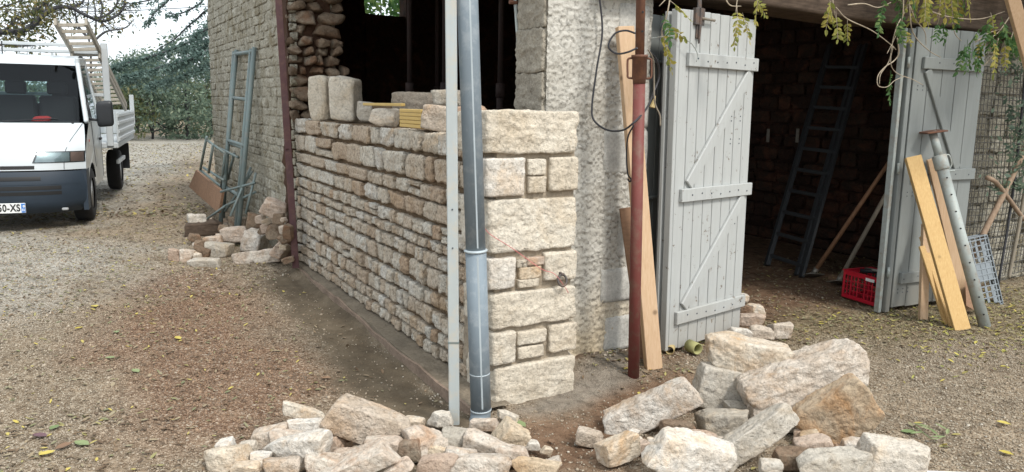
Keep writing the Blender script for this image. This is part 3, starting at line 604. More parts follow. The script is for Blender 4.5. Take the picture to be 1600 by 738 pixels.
wt(655, 169, .18, 96, 46, .30, 55, M_mortarst if False else stone_mat('mortar_smeared_stone', [(.1, (.20, .16, .12)), (.6, (.30, .26, .21)), (.95, (.38, .34, .28))], (.2, .14, .09), .5), 'rubble_stone', 'long mortar smeared stone behind the yellow block', tilt=.04, n=16)
wt(605, 172, .2, 90, 20, .28, 60, M_mortar, 'mortar_bed', 'low bed of brown mortar behind the white boulder', 'mortar', group=None)
wt(690, 187, .2, 54, 44, .12, 56, M_block, 'rubble_stone', 'pinkish brown stone right of the yellow block', n=14)
wt(733, 190, .2, 50, 48, .12, 57, M_red, 'rubble_stone', 'brown stone hidden partly behind the zinc downpipe')
wt(706, 155, .2, 50, 26, .34, 58, M_grey, 'rubble_stone', 'grey stone behind the pinkish one on the wall top')
yb = thing('yellow_block', onX(645, 200, .03), 'yellow block of stacked grooved laths standing on the wall top', 'block')
for i in range(5):
    zc = onX(645, 200, .03)[2]+.012+i*.0235; p0 = onX(628, 190, .03); p1 = onX(662, 190, .03)
    MB().bar((p0[0], p0[1], zc), (p1[0], p1[1], zc), .0215, .035).build('lath', M_yellow, yb)
p0 = onX(570, 163, .06); p1 = onX(630, 164, .06); MB().bar(p0, p1, .02, .03).build('long_lath', M_yellow, yb)
# ================================================================== OLD BUILDING
# rubble end of the old wall
jb = thing('rubble_jamb', (.22, 4.2, 1.4), 'broken end of the old wall showing red brown rubble stones', 'wall')
grid_block('earth_core', -.02, .40, 4.17, 4.45, 0.0, 3.55, M_soilm, jb, .02, 9, .05, 6)
z = 1.38; rr = 0; RUB = [mesh_of('rubble', *rock(2000+i, 7, (.16, .16, .1), .30, 9, .86, 26, 1.6, 10.), M_rub, True) for i in range(12)]
while z < 3.5:
    hgt = random.uniform(.07, .15); x = -.03
    while x < .50:
        wd = hgt*random.uniform(.8, 2.2); wd = min(wd, .30)
        if x+wd > .40: wd = .50-x+random.uniform(-.05, .05)
        if wd > .04: inst('rubble', RUB[random.randrange(12)], (x+wd/2, 4.17+random.uniform(-.05, .05), z+hgt/2), jb, (random.gauss(0, .12), random.gauss(0, .14), random.gauss(0, .2)), (wd/.165, 1.4, hgt*1.0/.1))
        x += wd+random.uniform(.0, .02)
    z += hgt*.96
# far lime-washed wall, face at x = 0
fw_ = thing('limewashed_wall', (0, 6.5, 0), 'old lime washed coursed stone wall beyond the maroon prop', 'wall')
grid_block('wall_core', .008, .45, 4.2, 9.0, -.05, 3.72, M_lime, fw_, .014, 13, .04, 9)
LM = [wallstone_mesh(60+i, (.1, .2, .1)) for i in range(14)]; LMM = [mesh_of('stone', V, Fc, M_lime, True) for V, Fc in LM]
pc = []; z = 0.
while z < 3.66:
    hgt = random.uniform(.075, .12); y = 4.1
    while y < 8.98:
        wd = min(random.uniform(.09, .30), 9.0-y)
        if wd > .03: pc.append((y, wd, z, hgt))
        y += wd
    z += hgt
pc.sort(key=lambda p: (p[0]+abs(p[2]-1.5)*.6)); bigV, bigF, bn = [], [], 0
for i, (y, wd, z, hgt) in enumerate(pc):
    loc = (.028+random.uniform(-.008, .010), y+wd/2, z+hgt/2); sc = (.07, wd*1.03, hgt*1.0); k = random.randrange(14)
    if i < 290: inst('stone', LMM[k], loc, fw_, (random.gauss(0, .03), 0, random.gauss(0, .02)), sc)
    else: V, Fc = LM[k]; bigV.append(V*sc+loc); bigF.append(np.asarray(Fc)+bn); bn += len(V)
mk('stone_rest', np.concatenate(bigV), np.concatenate(bigF), M_lime, fw_, True, kind='stuff')
# rendered front wall between the opening and the garage
rw = thing('rendered_wall', (.9, .45, 0), 'rough white rendered wall between the stone corner and the garage door', 'wall')
def relief(name, u0, u1, z0, z1, st, plane, val, amp, mat, parent, out=-1, seed=2, fr=30, **kw):
    nu, nz_ = int((u1-u0)/st)+1, int((z1-z0)/st)+1; A, B = np.meshgrid(np.linspace(u0, u1, nu+1), np.linspace(z0, z1, nz_+1), indexing='ij'); W = np.zeros((A.size, 3))
    o = 1-plane; W[:, plane] = val; W[:, o] = A.ravel(); W[:, 2] = B.ravel(); Q = W*fr; Q[:, 2] *= .8
    d = np.clip(fbm(Q, 3, seed, .6), -.3, 1.0)*amp+.5*amp*fbm(W*5, 2, seed+4); W[:, plane] += out*d
    edge = (np.abs(W[:, o]-u0) < st*.5) | (np.abs(W[:, o]-u1) < st*.5)
    W[edge, plane] -= out*.004
    I_ = (np.arange(nu)[:, None]*(nz_+1)+np.arange(nz_)[None]).ravel(); q = np.stack([I_, I_+nz_+1, I_+nz_+2, I_+1], 1)
    if (plane == 0) == (out < 0): q = q[:, ::-1]
    return mk(name, W, q, mat, parent, True, **kw)
XP = .545                                         # left face of the pier
relief('roughcast', XP, 1.30, -.05, 2.62, .0065, 1, .445, .008, M_render, rw, fr=58)
grid_block('pier_core', XP+.006, 1.298, .462, .80, -.05, 3.5, M_conc, rw, .004, 14, .04, 12)
z = .0
for i, hh in enumerate((.24, .23, .25, .24, .24, .24, .23, .24, .24, .24)):
    V, Fc = rock(400+i, 20, (.05, .31, hh+.006), .02, 3, .97, 30, 1.7, 16.); mk('concrete_block', V+(XP+.012+random.uniform(-.006, .006), .62, z+.8+hh/2), Fc, M_conc, rw, True); z += hh+.004
for i, (x0, y0, x1, y1) in enumerate([(966, 5, 1014, 118), (944, 203, 1012, 272), (966, 325, 1012, 400), (938, 418, 1012, 470), (944, 492, 1012, 545), (985, 130, 1014, 200)]):
    a_ = onY(x0, (y0+y1)/2, .44); b_ = onY(x1, (y0+y1)/2, .44); zt = onY((x0+x1)/2, y0, .44)[2]; zb = onY((x0+x1)/2, y1, .44)[2]
    V, Fc = rock(500+i, 10, (min(b_[0], 1.315)-a_[0], .09, zt-zb), .01, 2, .98, 30, .35, 10.); mk('jamb_block', V+((a_[0]+min(b_[0], 1.315))/2, .4815, (zt+zb)/2), Fc, M_plaster, rw, True)
# garage surround, walls, roof of the outbuilding
gw = thing('garage_building', (3.2, 3, 0), 'dark stone garage interior seen behind the open white doors', 'garage')
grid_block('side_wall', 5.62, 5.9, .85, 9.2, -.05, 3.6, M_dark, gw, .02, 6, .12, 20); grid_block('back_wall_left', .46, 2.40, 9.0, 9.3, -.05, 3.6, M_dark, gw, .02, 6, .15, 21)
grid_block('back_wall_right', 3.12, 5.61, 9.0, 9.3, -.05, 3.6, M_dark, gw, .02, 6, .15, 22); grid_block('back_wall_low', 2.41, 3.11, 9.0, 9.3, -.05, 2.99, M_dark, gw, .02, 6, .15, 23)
MB().box((3.25, 4.9, 3.72), (6.4, 9.2, .12)).build('roof_deck', M_roof, gw)
MB().box((.22, 2.2, 3.25), (.30, 3.9, .35)).build('opening_beam', M_oldwood, gw); MB().box((.92, .62, 3.25), (.72, .30, .7)).build('header', M_conc, gw)
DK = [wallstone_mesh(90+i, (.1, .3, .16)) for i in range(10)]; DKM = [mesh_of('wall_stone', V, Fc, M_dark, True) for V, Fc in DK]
pc = []; z = .0
while z < 3.4:
    hgt = random.uniform(.12, .19); y = 1.2
    while y < 8.9: wd = random.uniform(.2, .42); pc.append((y, wd, z, hgt)); y += wd
    z += hgt
pc.sort(key=lambda p: p[0]+p[2]*.8); bigV, bigF, bn = [], [], 0
for i, (y, wd, z, hgt) in enumerate(pc):
    loc = (5.61+random.uniform(-.012, .012), y+wd/2, z+hgt/2); sc = (.10, wd*.96, hgt*.93); k = random.randrange(10)
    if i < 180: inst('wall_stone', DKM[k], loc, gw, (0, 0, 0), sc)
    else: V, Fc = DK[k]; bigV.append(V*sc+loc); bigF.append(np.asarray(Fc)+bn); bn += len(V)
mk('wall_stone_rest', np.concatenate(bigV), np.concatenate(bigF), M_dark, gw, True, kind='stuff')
# right hand front wall, seen beside the right door and behind the mesh
rf = thing('right_front_wall', (5.4, .6, 0), 'shaded stone wall behind the wire mesh right of the garage', 'wall')
grid_block('wall_core', 4.64, 9.5, .62, .90, -.05, 2.45, M_lime, rf, .02, 6, .08, 31)
RWM = [wallstone_mesh(110+i, (.1, .3, .16)) for i in range(8)]; RWMM = [mesh_of('stone', V, Fc, M_lime, True) for V, Fc in RWM]; z = 0.
while z < 2.4:
    hgt = random.uniform(.13, .2); x = 4.75
    while x < 7.6:
        wd = random.uniform(.2, .42); k = random.randrange(8)
        inst('stone', RWMM[k], (x+wd/2, .610+random.uniform(-.01, .01), z+hgt/2), rf, (0, 0, math.pi/2), (.06, wd*.97, hgt*.94)); x += wd
    z += hgt
for i in range(7):
    z0 = .06+i*.33; V, Fc = rock(540+i, 9, (.30, .14, .32), .015, 2, .98, 26, .4, 10.); mk('jamb_block', V+(4.76, .55, z0+.16), Fc, M_plaster if i % 2 else M_conc, rf, True)
# lintel beam over the garage
V, Fc = rock(600, 20, (6.1, .34, .30), .004, 0, 1, 30, .0, 3.); V = V/(V.max(0)-V.min(0))*(6.1, .34, .30); V = np.array(V)
V[:, 2] += .012*np.sin(V[:, 0]*2.3); V += _n2(V/(6.1, .34, .3))*(.012*fbm(V*(1.2, 9, 9), 4, 4))[:, None]
mk('timber_lintel', V+(3.88, .50, 2.385), Fc, M_oldwood, None, True, label='long rough dark timber lintel spanning over the garage doorway', cat='beam')
MB().box((3.9, .62, 3.1), (5.2, .22, 1.1)).build('gable_wall', M_render, gw)
# ================================================================== PIPES, POSTS AND PROPS
def line_pts(p0, p1, t): return np.asarray(p0)+(np.asarray(p1)-np.asarray(p0))*t
dp = thing('downpipe', (-.14, -.10, 0), 'blue grey zinc downpipe standing in front of the stone corner', 'pipe')
B0 = G(752, 655)+(0, .0, 0); T0 = onY(730, -20, B0[1]); T0 = line_pts(B0, T0, 1.35)
def at_py(p0, p1, py):                             # parameter of a segment where it crosses photo row py
    lo, hi = 0., 1.
    for _ in range(40):
        m = (lo+hi)/2; c = RM.T@(line_pts(p0, p1, m)-CAM); y = CY-F*c[1]/-c[2]
        if y > py: lo = m
        else: hi = m
    return line_pts(p0, p1, lo)
J1 = at_py(B0, T0, 392); J2 = at_py(B0, T0, 583); J3 = at_py(B0, T0, 640)
MB().tube([J1, line_pts(J1, T0, .5), T0], .0485, 28).build('upper_pipe', M_zinc, dp, True)
MB().tube([J3, line_pts(J3, J1, .5), J1+(0, 0, .0)], .0515, 28).build('lower_pipe', M_zinc, dp, True)
d_ = _n(T0-B0)
MB().tube([J1-d_*.006, J1-d_*.002, J1+d_*.004, J1+d_*.008], [.052, .058, .058, .050], 28).build('collar', M_zinc2, dp, True)
MB().tube([J2-d_*.003, J2+d_*.003], [.0525, .0525], 28).build('joint_line', M_zinc2, dp, True)
MB().tube([J3-d_*.004, J3+d_*.004], [.0535, .0535], 28).build('shoe_ring', M_zinc2, dp, True)
MB().tube(spline([J3+(0, 0, .01), J3-(0.002, .0, .03), J3+(-.015, -.015, -.075), J3+(-.03, -.03, -.125)]), np.interp(np.linspace(0, 1, 19), [0, .4, 1], [.0515, .0515, .063]), 24).build('shoe', M_zinc, dp, True)
off = -FW*.0495+RX*.010; sd = MB(); sd.bar(J3+off+d_*.02, J1+off-d_*.02, .009, .004, RX); sd.build('seam', M_zinc2, dp)
off = -FW*.046+RX*.012; MB().bar(J1+off+d_*.02, T0+off, .008, .004, RX).build('upper_seam', M_zinc2, dp)
gp = thing('grey_post', G(710, 660), 'pale grey square metal post just left of the zinc downpipe', 'post'); b_ = G(710, 662)-(0, 0, .05); t_ = onY(704.5, -15, b_[1]); t_ = line_pts(b_, t_, 1.3)
MB().bar(b_, t_, .052, .03, RX, .004).build('post_shaft', M_alupost, gp)
for py, nm in ((327, 0), (387, 1)):
    q = at_py(b_, t_, py)-FW*.0155; MB().tube([q, q-FW*.003], .004, 8).build('rivet', M_seam, gp)
MB().bar(at_py(b_, t_, 536)-d_*.002, at_py(b_, t_, 533), .0535, .032, RX, .001).build('joint_band', M_scaf, gp)
mp = thing('maroon_prop', (-.12, 3.9, 0), 'dark maroon steel bar standing at the far end of the new wall', 'prop'); b_ = onX(462, 411, -.10); t_ = onX(435, -5, -.10); t_ = line_pts(b_, t_, 1.2)
m = MB(); m.bar(b_-(0, 0, .05), t_, .062, .010, RX*.9+FW*.2, .002); m.bar(b_-(0, 0, .05)-RX*.026+FW*.03, t_-RX*.026+FW*.03, .008, .055, RX, .002); m.build('angle_bar', M_maroon, mp)
q = line_pts(b_, t_, .36); MB().tube([q-FW*.004, q-FW*.03-RX*.02], .006, 6).build('bolt', M_maroon, mp)
rp = thing('red_prop', G(990, 587), 'red telescopic steel prop with a rusty brown collar and upper tube', 'prop')
b_ = G(990, 589)-(0, 0, .02); t_ = line_pts(b_, onY(1001.5, -15, b_[1]), 1.3); q1 = at_py(b_, t_, 128); q0 = at_py(b_, t_, 86); q2 = at_py(b_, t_, 330)
MB().tube([b_, line_pts(b_, q1, .5), q1], .0335, 20).build('outer_tube', M_prop, rp, True)
MB().tube([q0, t_], .0255, 18).build('inner_tube', M_rust, rp, True)
MB().tube([q1-d_*.01, q1+(q0-q1)*.08, q1+(q0-q1)*.1, q1+(q0-q1)*.9, q1+(q0-q1)*.91, q0], [.036, .036, .041, .041, .046, .046], 18).build('collar_nut', M_rust, rp, True)
for s in (-1, 1):
    a1 = line_pts(q0, q1, .12); a2 = line_pts(q0, q1, .88)
    MB().tube(spline([a1+RX*s*.035, a1+RX*s*.062-(0, 0, .005), a1+RX*s*.066-(0, 0, .03), a2+RX*s*.066+(0, 0, .03), a2+RX*s*.062+(0, 0, .005), a2+RX*s*.035], 4), .006, 7).build('handle', M_rust, rp, True)
for t in (20, 50):
    q = at_py(b_, t_, t)-FW*.024+RX*.008; MB().tube([q, q-FW*.004], .006, 8).build('pin_hole', M_ink, rp)
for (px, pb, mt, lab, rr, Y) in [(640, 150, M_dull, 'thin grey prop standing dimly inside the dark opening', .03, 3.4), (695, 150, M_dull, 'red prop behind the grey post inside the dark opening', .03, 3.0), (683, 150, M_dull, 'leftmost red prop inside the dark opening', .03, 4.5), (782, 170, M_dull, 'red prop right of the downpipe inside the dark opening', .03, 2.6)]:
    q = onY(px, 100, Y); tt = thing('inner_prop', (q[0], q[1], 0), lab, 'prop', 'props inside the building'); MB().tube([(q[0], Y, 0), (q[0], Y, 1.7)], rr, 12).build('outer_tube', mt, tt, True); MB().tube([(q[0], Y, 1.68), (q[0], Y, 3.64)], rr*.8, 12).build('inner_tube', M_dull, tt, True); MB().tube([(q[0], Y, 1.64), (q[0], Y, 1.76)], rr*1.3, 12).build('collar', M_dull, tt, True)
ir = thing('thin_rod', onY(815, 175, .72), 'thin leaning metal rod at the right edge of the dark opening', 'rod'); MB().tube([onY(820, 215, .85), onY(804, -15, .80)], .011, 8).build('rod', M_gprop, ir, True); q = onY(803, 4, .80); MB().tube([q-(.03, 0, 0), q+(.02, 0, 0)], .012, 8).build('clamp', M_rust, ir)
MB().bar(onY(765, 179, .35), onY(900, 174, .35)+(.0, 0, 0), .02, .3, FW).build('stone_cap', M_conc, sw) if False else None
# ================================================================== DOORS
def door(name, A, Bp, ztop, zbot, lean, mat, label, nb, battens, diags, T=.035, nailmat=None, stile=True, group=None):
    A = np.array([A[0], A[1], 0.]); Bp = np.array([Bp[0], Bp[1], 0.]); w_ = np.linalg.norm(Bp-A); u = (Bp-A)/w_; nrm = np.array([u[1], -u[0], 0.])
    t = thing(name, tuple(A), label, 'door', group)
    def P(s, z, o=0.): return A+u*(s+lean*(z-zbot))+UP*z+nrm*o
    zt = ztop-zbot; bw = w_/nb
    MB().bar(P(w_/2, zbot+.01, -.018), P(w_/2, ztop-.01, -.018), w_-.01, .006, u, .001).build('gap_backing', M_doorgap, t)
    for i in range(nb):
        s = (i+.5)*bw; MB().bar(P(s, zbot+random.uniform(-.004, .004)), P(s, ztop+random.uniform(-.002, .002)), bw-.006, T*.7+random.uniform(-.001, .001), u, .003).build('board', mat, t)
    for (z, s0, s1, hh) in battens:
        MB().bar(P(s0, z, T*.35+.014), P(s1, z, T*.35+.014), hh, .027, UP, .004).build('batten', mat, t)
        for i in range(nb):
            s = (i+.5)*bw
            if s0+.02 < s < s1-.02:
                q = P(s, z+random.uniform(-.012, .012), T*.35+.027); MB().tube([q, q+nrm*.003], .0055, 7).build('nail', nailmat or M_seam, t)
    for (s0, z0, s1, z1) in diags: MB().bar(P(s0, z0, T*.35+.011), P(s1, z1, T*.35+.011), .075, .020, UP, .004).build('brace', mat, t)
    return t, P, u, nrm
LDA, LDB = (1.419, .287), (2.235, .456)
dl, P_, u_, n_ = door('garage_door', LDA, LDB, 2.165, .02, -.028, M_door, 'open white plank door with Z braces left of the dark garage', 8,
    [(1.872, .07, .845, .085), (1.035, .05, .85, .085), (.235, .05, .845, .085)], [(.13, 1.10, .77, 1.82), (.13, .30, .77, .985)])
for zz in (.8, 1.35, 1.5):                         # pairs of nail marks on the boards
    for i in (5, 6):
        for dz in (0, .03): q = P_((i+.5)*.104+.02, zz+dz, .0125); MB().tube([q, q+n_*.002], .005, 6).build('nail', M_seam, dl)
lt = MB(); q = P_(.17, 2.13, .02); lt.bar(q+UP*.10, q-UP*.13, .035, .012, u_, .003); lt.box(q-UP*.0, (.09, .03, .10), np.stack([u_, n_, UP], 1)); lt.build('latch_plate', M_iron, dl)
MB().tube([q-UP*.01+n_*.02, q+u_*.14+n_*.02-UP*.012], .009, 8).build('latch_bolt', M_blade, dl); MB().tube([q+UP*.05+n_*.015, q-UP*.16+n_*.012], [.014, .006], 8).build('latch_tongue', M_iron, dl)
MB().bar(P_(-.028, .03, .0), P_(-.028, 2.16, .0), .030, .045, u_, .003).build('edge_stile', M_door, dl)
s0 = np.array(LDA)-np.array(u_[:2])*.055-np.array(n_[:2])*.055; s1 = np.array(LDB)-np.array(u_[:2])*.06-np.array(n_[:2])*.055
door('garage_door', s0, s1, 2.15, .03, -.026, M_door, 'white door leaf folded flat behind the Z braced door', 6, [], [])
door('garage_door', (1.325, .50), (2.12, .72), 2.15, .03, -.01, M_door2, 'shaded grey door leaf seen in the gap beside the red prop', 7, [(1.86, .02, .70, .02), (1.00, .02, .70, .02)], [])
RDA, RDB = (3.765, .316), (4.60, .268)
dr, P2, u2, n2 = door('garage_door', RDA, RDB, 2.215, .03, -.012, M_door2, 'open grey white plank door standing right of the dark garage', 5,
    [(1.952, .08, .80, .09), (1.09, .08, .84, .09), (.27, .06, .84, .09)], [(.14, 1.90, .62, 1.14)])
MB().bar(P2(-.045, .0, -.01), P2(-.045, 2.2, -.01), .045, .055, u2, .004).build('edge_post', M_door2, dr); MB().bar(P2(-.115, .0, -.02), P2(-.115, 2.2, -.02), .03, .05, u2, .004).build('outer_post', M_gprop, dr)
for z in (1.95, 1.15, .33): MB().tube([P2(-.08, z-.04, .02), P2(-.08, z+.04, .02)], .011, 8).build('hinge', M_gprop, dr, True)
for z in (1.75, .93, .15):
    for k in range(3):
        for dz in (0, .03): q = P2(.06+k*.06, z+dz, .0125); MB().tube([q, q+n2*.002], .005, 6).build('nail', M_seam, dr)
# ================================================================== PLANKS AND TOOLS
def plank(p0, p1, w_, t_, mat, label, side=None, group='planks leaning on the doors and wall'):
    return MB().bar(p0, p1, w_, t_, side if side is not None else RX, .003).build('plank', mat, None, label=label, cat='plank', group=group)
plank(G(1021, 577), onY(976, 42, .36), .105, .045, M_larch, 'tall pale wooden plank leaning behind the red prop', RX*.93+FW*.30)
plank(onY(1009, 560, .17), onY(977, 325, .40), .075, .030, M_brownboard, 'short orange brown plank behind the tall pale plank', RX)
G2 = 'planks leaning against the right door'
plank(G(1503, 516), onY(1426, 245, .22), .115, .040, M_spruce, 'widest yellow plank in front of the right garage door', RX*.95-FW*.1, G2)
plank(G(1480, 508), onY(1440, 385, .16), .045, .022, M_spruce, 'narrow yellow lath at the left edge of the widest plank', RX, G2)
plank(G(1488, 511), onY(1441, 370, .20), .045, .022, M_spruce, 'second narrow lath tucked under the widest yellow plank', RX, G2)
plank(G(1442, 500), onY(1447, 350, .19), .060, .040, M_larch, 'brownish upright plank under the yellow planks at the right door', RX, G2)
plank(G(1512, 486), onY(1456, 248, .25), .085, .028, M_larch, 'paler plank between the yellow plank and the grey prop', RX, G2)
pr = thing('grey_prop', G(1539, 512), 'grey steel prop leaning upside down against the right garage door', 'prop')
b_ = G(1539, 511); t_ = onY(1457, 206, .22); q1 = at_py(b_, t_, 246)
MB().tube([b_, q1], .042, 18).build('outer_tube', M_gprop, pr, True); MB().tube([q1, t_], .030, 16).build('inner_tube', M_gprop, pr, True); dd = _n(t_-b_)
MB().box(t_, (.16, .16, .012), np.stack([_n(RX+dd*.15), FW, _n(np.cross(_n(RX+dd*.15), FW))], 1)).build('base_plate', M_rust, pr)
MB().tube([q1-dd*.10, q1-dd*.09, q1+dd*.01, q1+dd*.015], [.047, .052, .052, .046], 16).build('collar', M_gprop, pr, True)
MB().tube(spline([q1+RX*.03, q1+RX*.07+UP*.02, q1+RX*.10-UP*.05, q1+RX*.08-UP*.10, q1+RX*.13-UP*.10]), .006, 6).build('pin_handle', M_gprop, pr, True)
for i in range(9):
    q = line_pts(b_, q1, .08+i*.1)-FW*.041-RX*.006; MB().tube([q, q-FW*.003], .007, 8).build('pin_hole', M_ink, pr)
# small ochre pipe stubs at the foot of the left door
for px, py, r_, mt, lb, a in ((1046, 549, .030, M_claypipe, 'small ochre clay pipe stub at the foot of the pale plank', -.3), (1090, 549, .040, M_greenpipe, 'yellow green pipe stub lying at the foot of the white door', .5)):
    g = G(px, py+6); d = _n(-FW+RX*a); g = g+(0, 0, r_*1.0); an = np.linspace(0, 2*math.pi, 21)[:-1]; s = np.cross(UP, d); V = []
    for (o, rr) in ((0, r_), (.09, r_*.95), (.09, r_*.8), (0, r_*.82)):
        for t in an: V.append(g-d*(.09-o)+rr*(math.cos(t)*s+math.sin(t)*UP))
    Fc = [(k*20+i, k*20+(i+1) % 20, ((k+1) % 4)*20+(i+1) % 20, ((k+1) % 4)*20+i) for k in range(4) for i in range(20)]
    mk('pipe_stub', V, Fc, mt, None, True, label=lb, cat='pipe stub')
# cable tangle
cb = thing('cable', onY(985, 200, .2), 'long black cable looped round the red prop and hanging on the render', 'cable')
def cy(px, py, Y): return onY(px, py, Y)
Yc = .02
MB().tube(spline([cy(936, -10, .40), cy(941, 50, .40), cy(932, 110, .39), cy(925, 165, .37), cy(928, 188, .34), cy(948, 203, .25), cy(972, 204, .10), cy(990, 192, Yc-.03), cy(1010, 170, .05), cy(1020, 148, .12), cy(1030, 120, .14), cy(1027, 96, .10), cy(1013, 78, .06)], 8), .0058, 7).build('hanging_loop', M_cable, cb, True)
MB().tube(spline([cy(992, 52, Yc), cy(978, 48, .10), cy(962, 52, .14), cy(952, 66, .15), cy(952, 76, .15), cy(964, 84, .13), cy(980, 82, .02), cy(996, 75, Yc-.03)], 8), .0055, 7).build('upper_loop', M_cable, cb, True)
MB().tube(spline([cy(1013, 78, .05), cy(1021, 95, .08), cy(1022, 125, .10), cy(1023, 160, .10), cy(1031, 180, .10), cy(1032, 197, .10)], 6), .0048, 6).build('short_tail', M_grayhandle, cb, True)
MB().tube(spline([cy(990, 196, .03), cy(981, 215, .08), cy(979, 245, .10), cy(981, 272, .10), cy(986, 280, .09), cy(984, 284, .09), cy(981, 280, .09)], 6), .0050, 6).build('hooked_tail', M_cable, cb, True)
MB().tube(spline([cy(1018, 60, .10), cy(1040, 57, .10), cy(1062, 58, .20), cy(1080, 68, .22), cy(1090, 85, .24), cy(1088, 97, .24)], 6), .0025, 5).build('thin_wire', M_gprop, cb, True)
MB().tube([cy(1024, 150, .2), cy(1019, 168, .2)], [.004, .016], 6).build('yellow_tag', M_claypipe, cb)
# aluminium ladder inside the garage
al = thing('aluminium_ladder', (4.3, 1.8, 0), 'aluminium extension ladder leaning inside the dark garage', 'ladder')
lA0, lB0 = G(1197, 415), G(1252, 434); lA1, lB1 = onX(1296, 70, 5.45), onX(1352, 70, 5.45); lA2, lB2 = line_pts(lA0, lA1, 1.), line_pts(lB0, lB1, 1.0)
du = _n(lB0-lA0)
for k, (o, w_) in enumerate(((0, .03), (.055, .022))):
    for (p, q) in ((lA0, lA2), (lB0, lB2)): MB().bar(p+du*(o if p is lA0 else -o)+FW*o*.8, q+du*(o if p is lA0 else -o)+FW*o*.8, .07, w_, FW, .004).build('rail', M_alu, al)
for i in range(1, 11):
    t = i/10.6-.05; MB().bar(line_pts(lA0, lA2, t), line_pts(lB0, lB2, t), .035, .03, UP, .004).build('rung', M_alu, al)
# two hoes
for (px, py, tx, ty, tX, m, lb, sgn) in [(1272, 433, 1402, 235, 1.0, M_handle, 'hoe with a reddish wooden handle leaning inside the garage', -1), (1312, 444, 1392, 290, .95, M_grayhandle, 'hoe with a grey wooden handle beside the red crate', -1)]:
    ho = thing('garden_hoe', G(px, py), lb, 'hoe', 'hoes leaning inside the garage'); p0 = G(px, py)+(0, 0, .05); p1 = line_pts(p0, onY(tx, ty, tX), 1.06)
    MB().tube([p0, line_pts(p0, p1, .5), p1], [.022, .019, .018], 12).build('handle', m, ho, True)
    dd = _n(p1-p0); s = _n(np.cross(dd, FW)); bl = MB(); bl.tube([p0-dd*.03-FW*.0, p0+dd*.04], .028, 12)
    V, Fc = rock(700+px, 10, (.20, .13, .012), .02, 2, .95, 12, .1); bl.add(V@rot_axis((0, 1, 0), .18).T@rot_axis((1, 0, 0), -.35).T+p0-RX*.03-UP*.02-FW*.04, Fc); bl.build('blade', M_blade, ho, True)
for px, py in ((1200, 212), (1246, 212)):
    q = onX(px, py, 5.5); MB().bar(q+(0, 0, .08), q-(0, 0, .08), .03, .03, FW).build('hung_handle', M_ladderw, None, label='%s small pale handle hanging on the dark garage wall' % ('left' if px < 1220 else 'right'), cat='handle', group='handles hanging on the garage wall')
# ------------------------------------------------------------------ crates
def crate(name, M, L_, W_, H_, mat, label, cat, cells=(5, 3), solid_bottom=True, T=.008, band=.035, ribs=True):
    loc = M[:3, 3]; t = thing(name, tuple(loc), label, cat)
    def bx(mb, c, d): mb.box(c, d, None, .002)
    for nm, o, ln, axx in (('side_panel', -W_/2, L_, 0), ('side_panel', W_/2, L_, 0), ('end_panel', -L_/2, W_, 1), ('end_panel', L_/2, W_, 1)):
        mb = MB(M); c = lambda s, z: ((s, o, z) if axx == 0 else (o, s, z)); dm = lambda a, z, th=T: ((a, th, z) if axx == 0 else (th, a, z))
        bx(mb, c(0, H_-band/2), dm(ln, band)); bx(mb, c(0, band*.45), dm(ln, band*.9)); bx(mb, c(0, H_+.001), dm(ln+.016, .008, T+.012))
        nc = cells[0] if axx == 0 else max(2, int(cells[0]*W_/L_))
        for i in range(nc+1): bx(mb, c(-ln/2+.012+(ln-.024)*i/nc, H_/2), dm(.018 if i in (0, nc) else .010, H_-.01, T+(.006 if i in (0, nc) else .001)))
        hh = H_-band*1.9; 
        for j in range(1, cells[1]+1): bx(mb, c(0, band*.9+hh*j/(cells[1]+1)), dm(ln-.02, .007, T-.001))
        for i in range(nc):
            if i != nc//2:
                x0 = -ln/2+.012+(ln-.024)*(i+.5)/nc; bx(mb, c(x0, H_/2), dm(.007, H_-.02, T-.002))
        mb.build(nm, mat, t)
    mb = MB(M)
    for i in range(12): bx(mb, (-L_/2+L_*(i+.5)/12, 0, .006), (.010, W_-.01, .006))
    for i in range(8): bx(mb, (0, -W_/2+W_*(i+.5)/8, .0065), (L_-.01, .010, .005))
    mb.build('base_grid', mat, t); return t
p1, p2 = G(1315, 464), G(1373, 482); ux = _n((p2-p1)*(1, 1, 0)); uy = np.array([-ux[1], ux[0], 0]); M = np.eye(4); M[:3, 0] = ux; M[:3, 1] = uy; M[:3, 2] = UP; M[:3, 3] = (p1+p2)/2+uy*.15+UP*.005
crate('red_crate', M, .40, .30, .235, M_redpl, 'red plastic crate of black tools beside the right garage door', 'crate')
c0 = M[:3, 3]
def loc(x, y, z): return M[:3, 0]*x+M[:3, 1]*y+M[:3, 2]*z+c0
V, Fc = rock(811, 12, (.20, .13, .12), .1, 4, .9); mk('tool_bag', V+loc(.08, .03, .20), Fc, M_blackpl, None, True, label='black tool case lying on top in the red crate', cat='tool')
V, Fc = rock(812, 10, (.07, .07, .06), .05, 1, .9, 5, .1); mk('glass_jar', V+loc(.10, -.02, .275), Fc, M_alu, None, True, label='small shiny grey lid on the black case in the red crate', cat='lid')
MB().tube([loc(-.16, .05, .24), loc(.03, -.02, .265)], .012, 8).build('metal_tool', M_blade, None, True, label='grey metal tool laid across the red crate', cat='tool')
MB().tube([loc(-.12, -.05, .235), loc(.02, .05, .25)], .018, 8).build('tool_grip', M_blackpl, None, True, label='black handled tool at the left in the red crate', cat='tool')
MB(M).box((.09, -.157, .205), (.09, .003, .025), None, .001).build('white_label', M_white, bpy.data.objects['red_crate'])
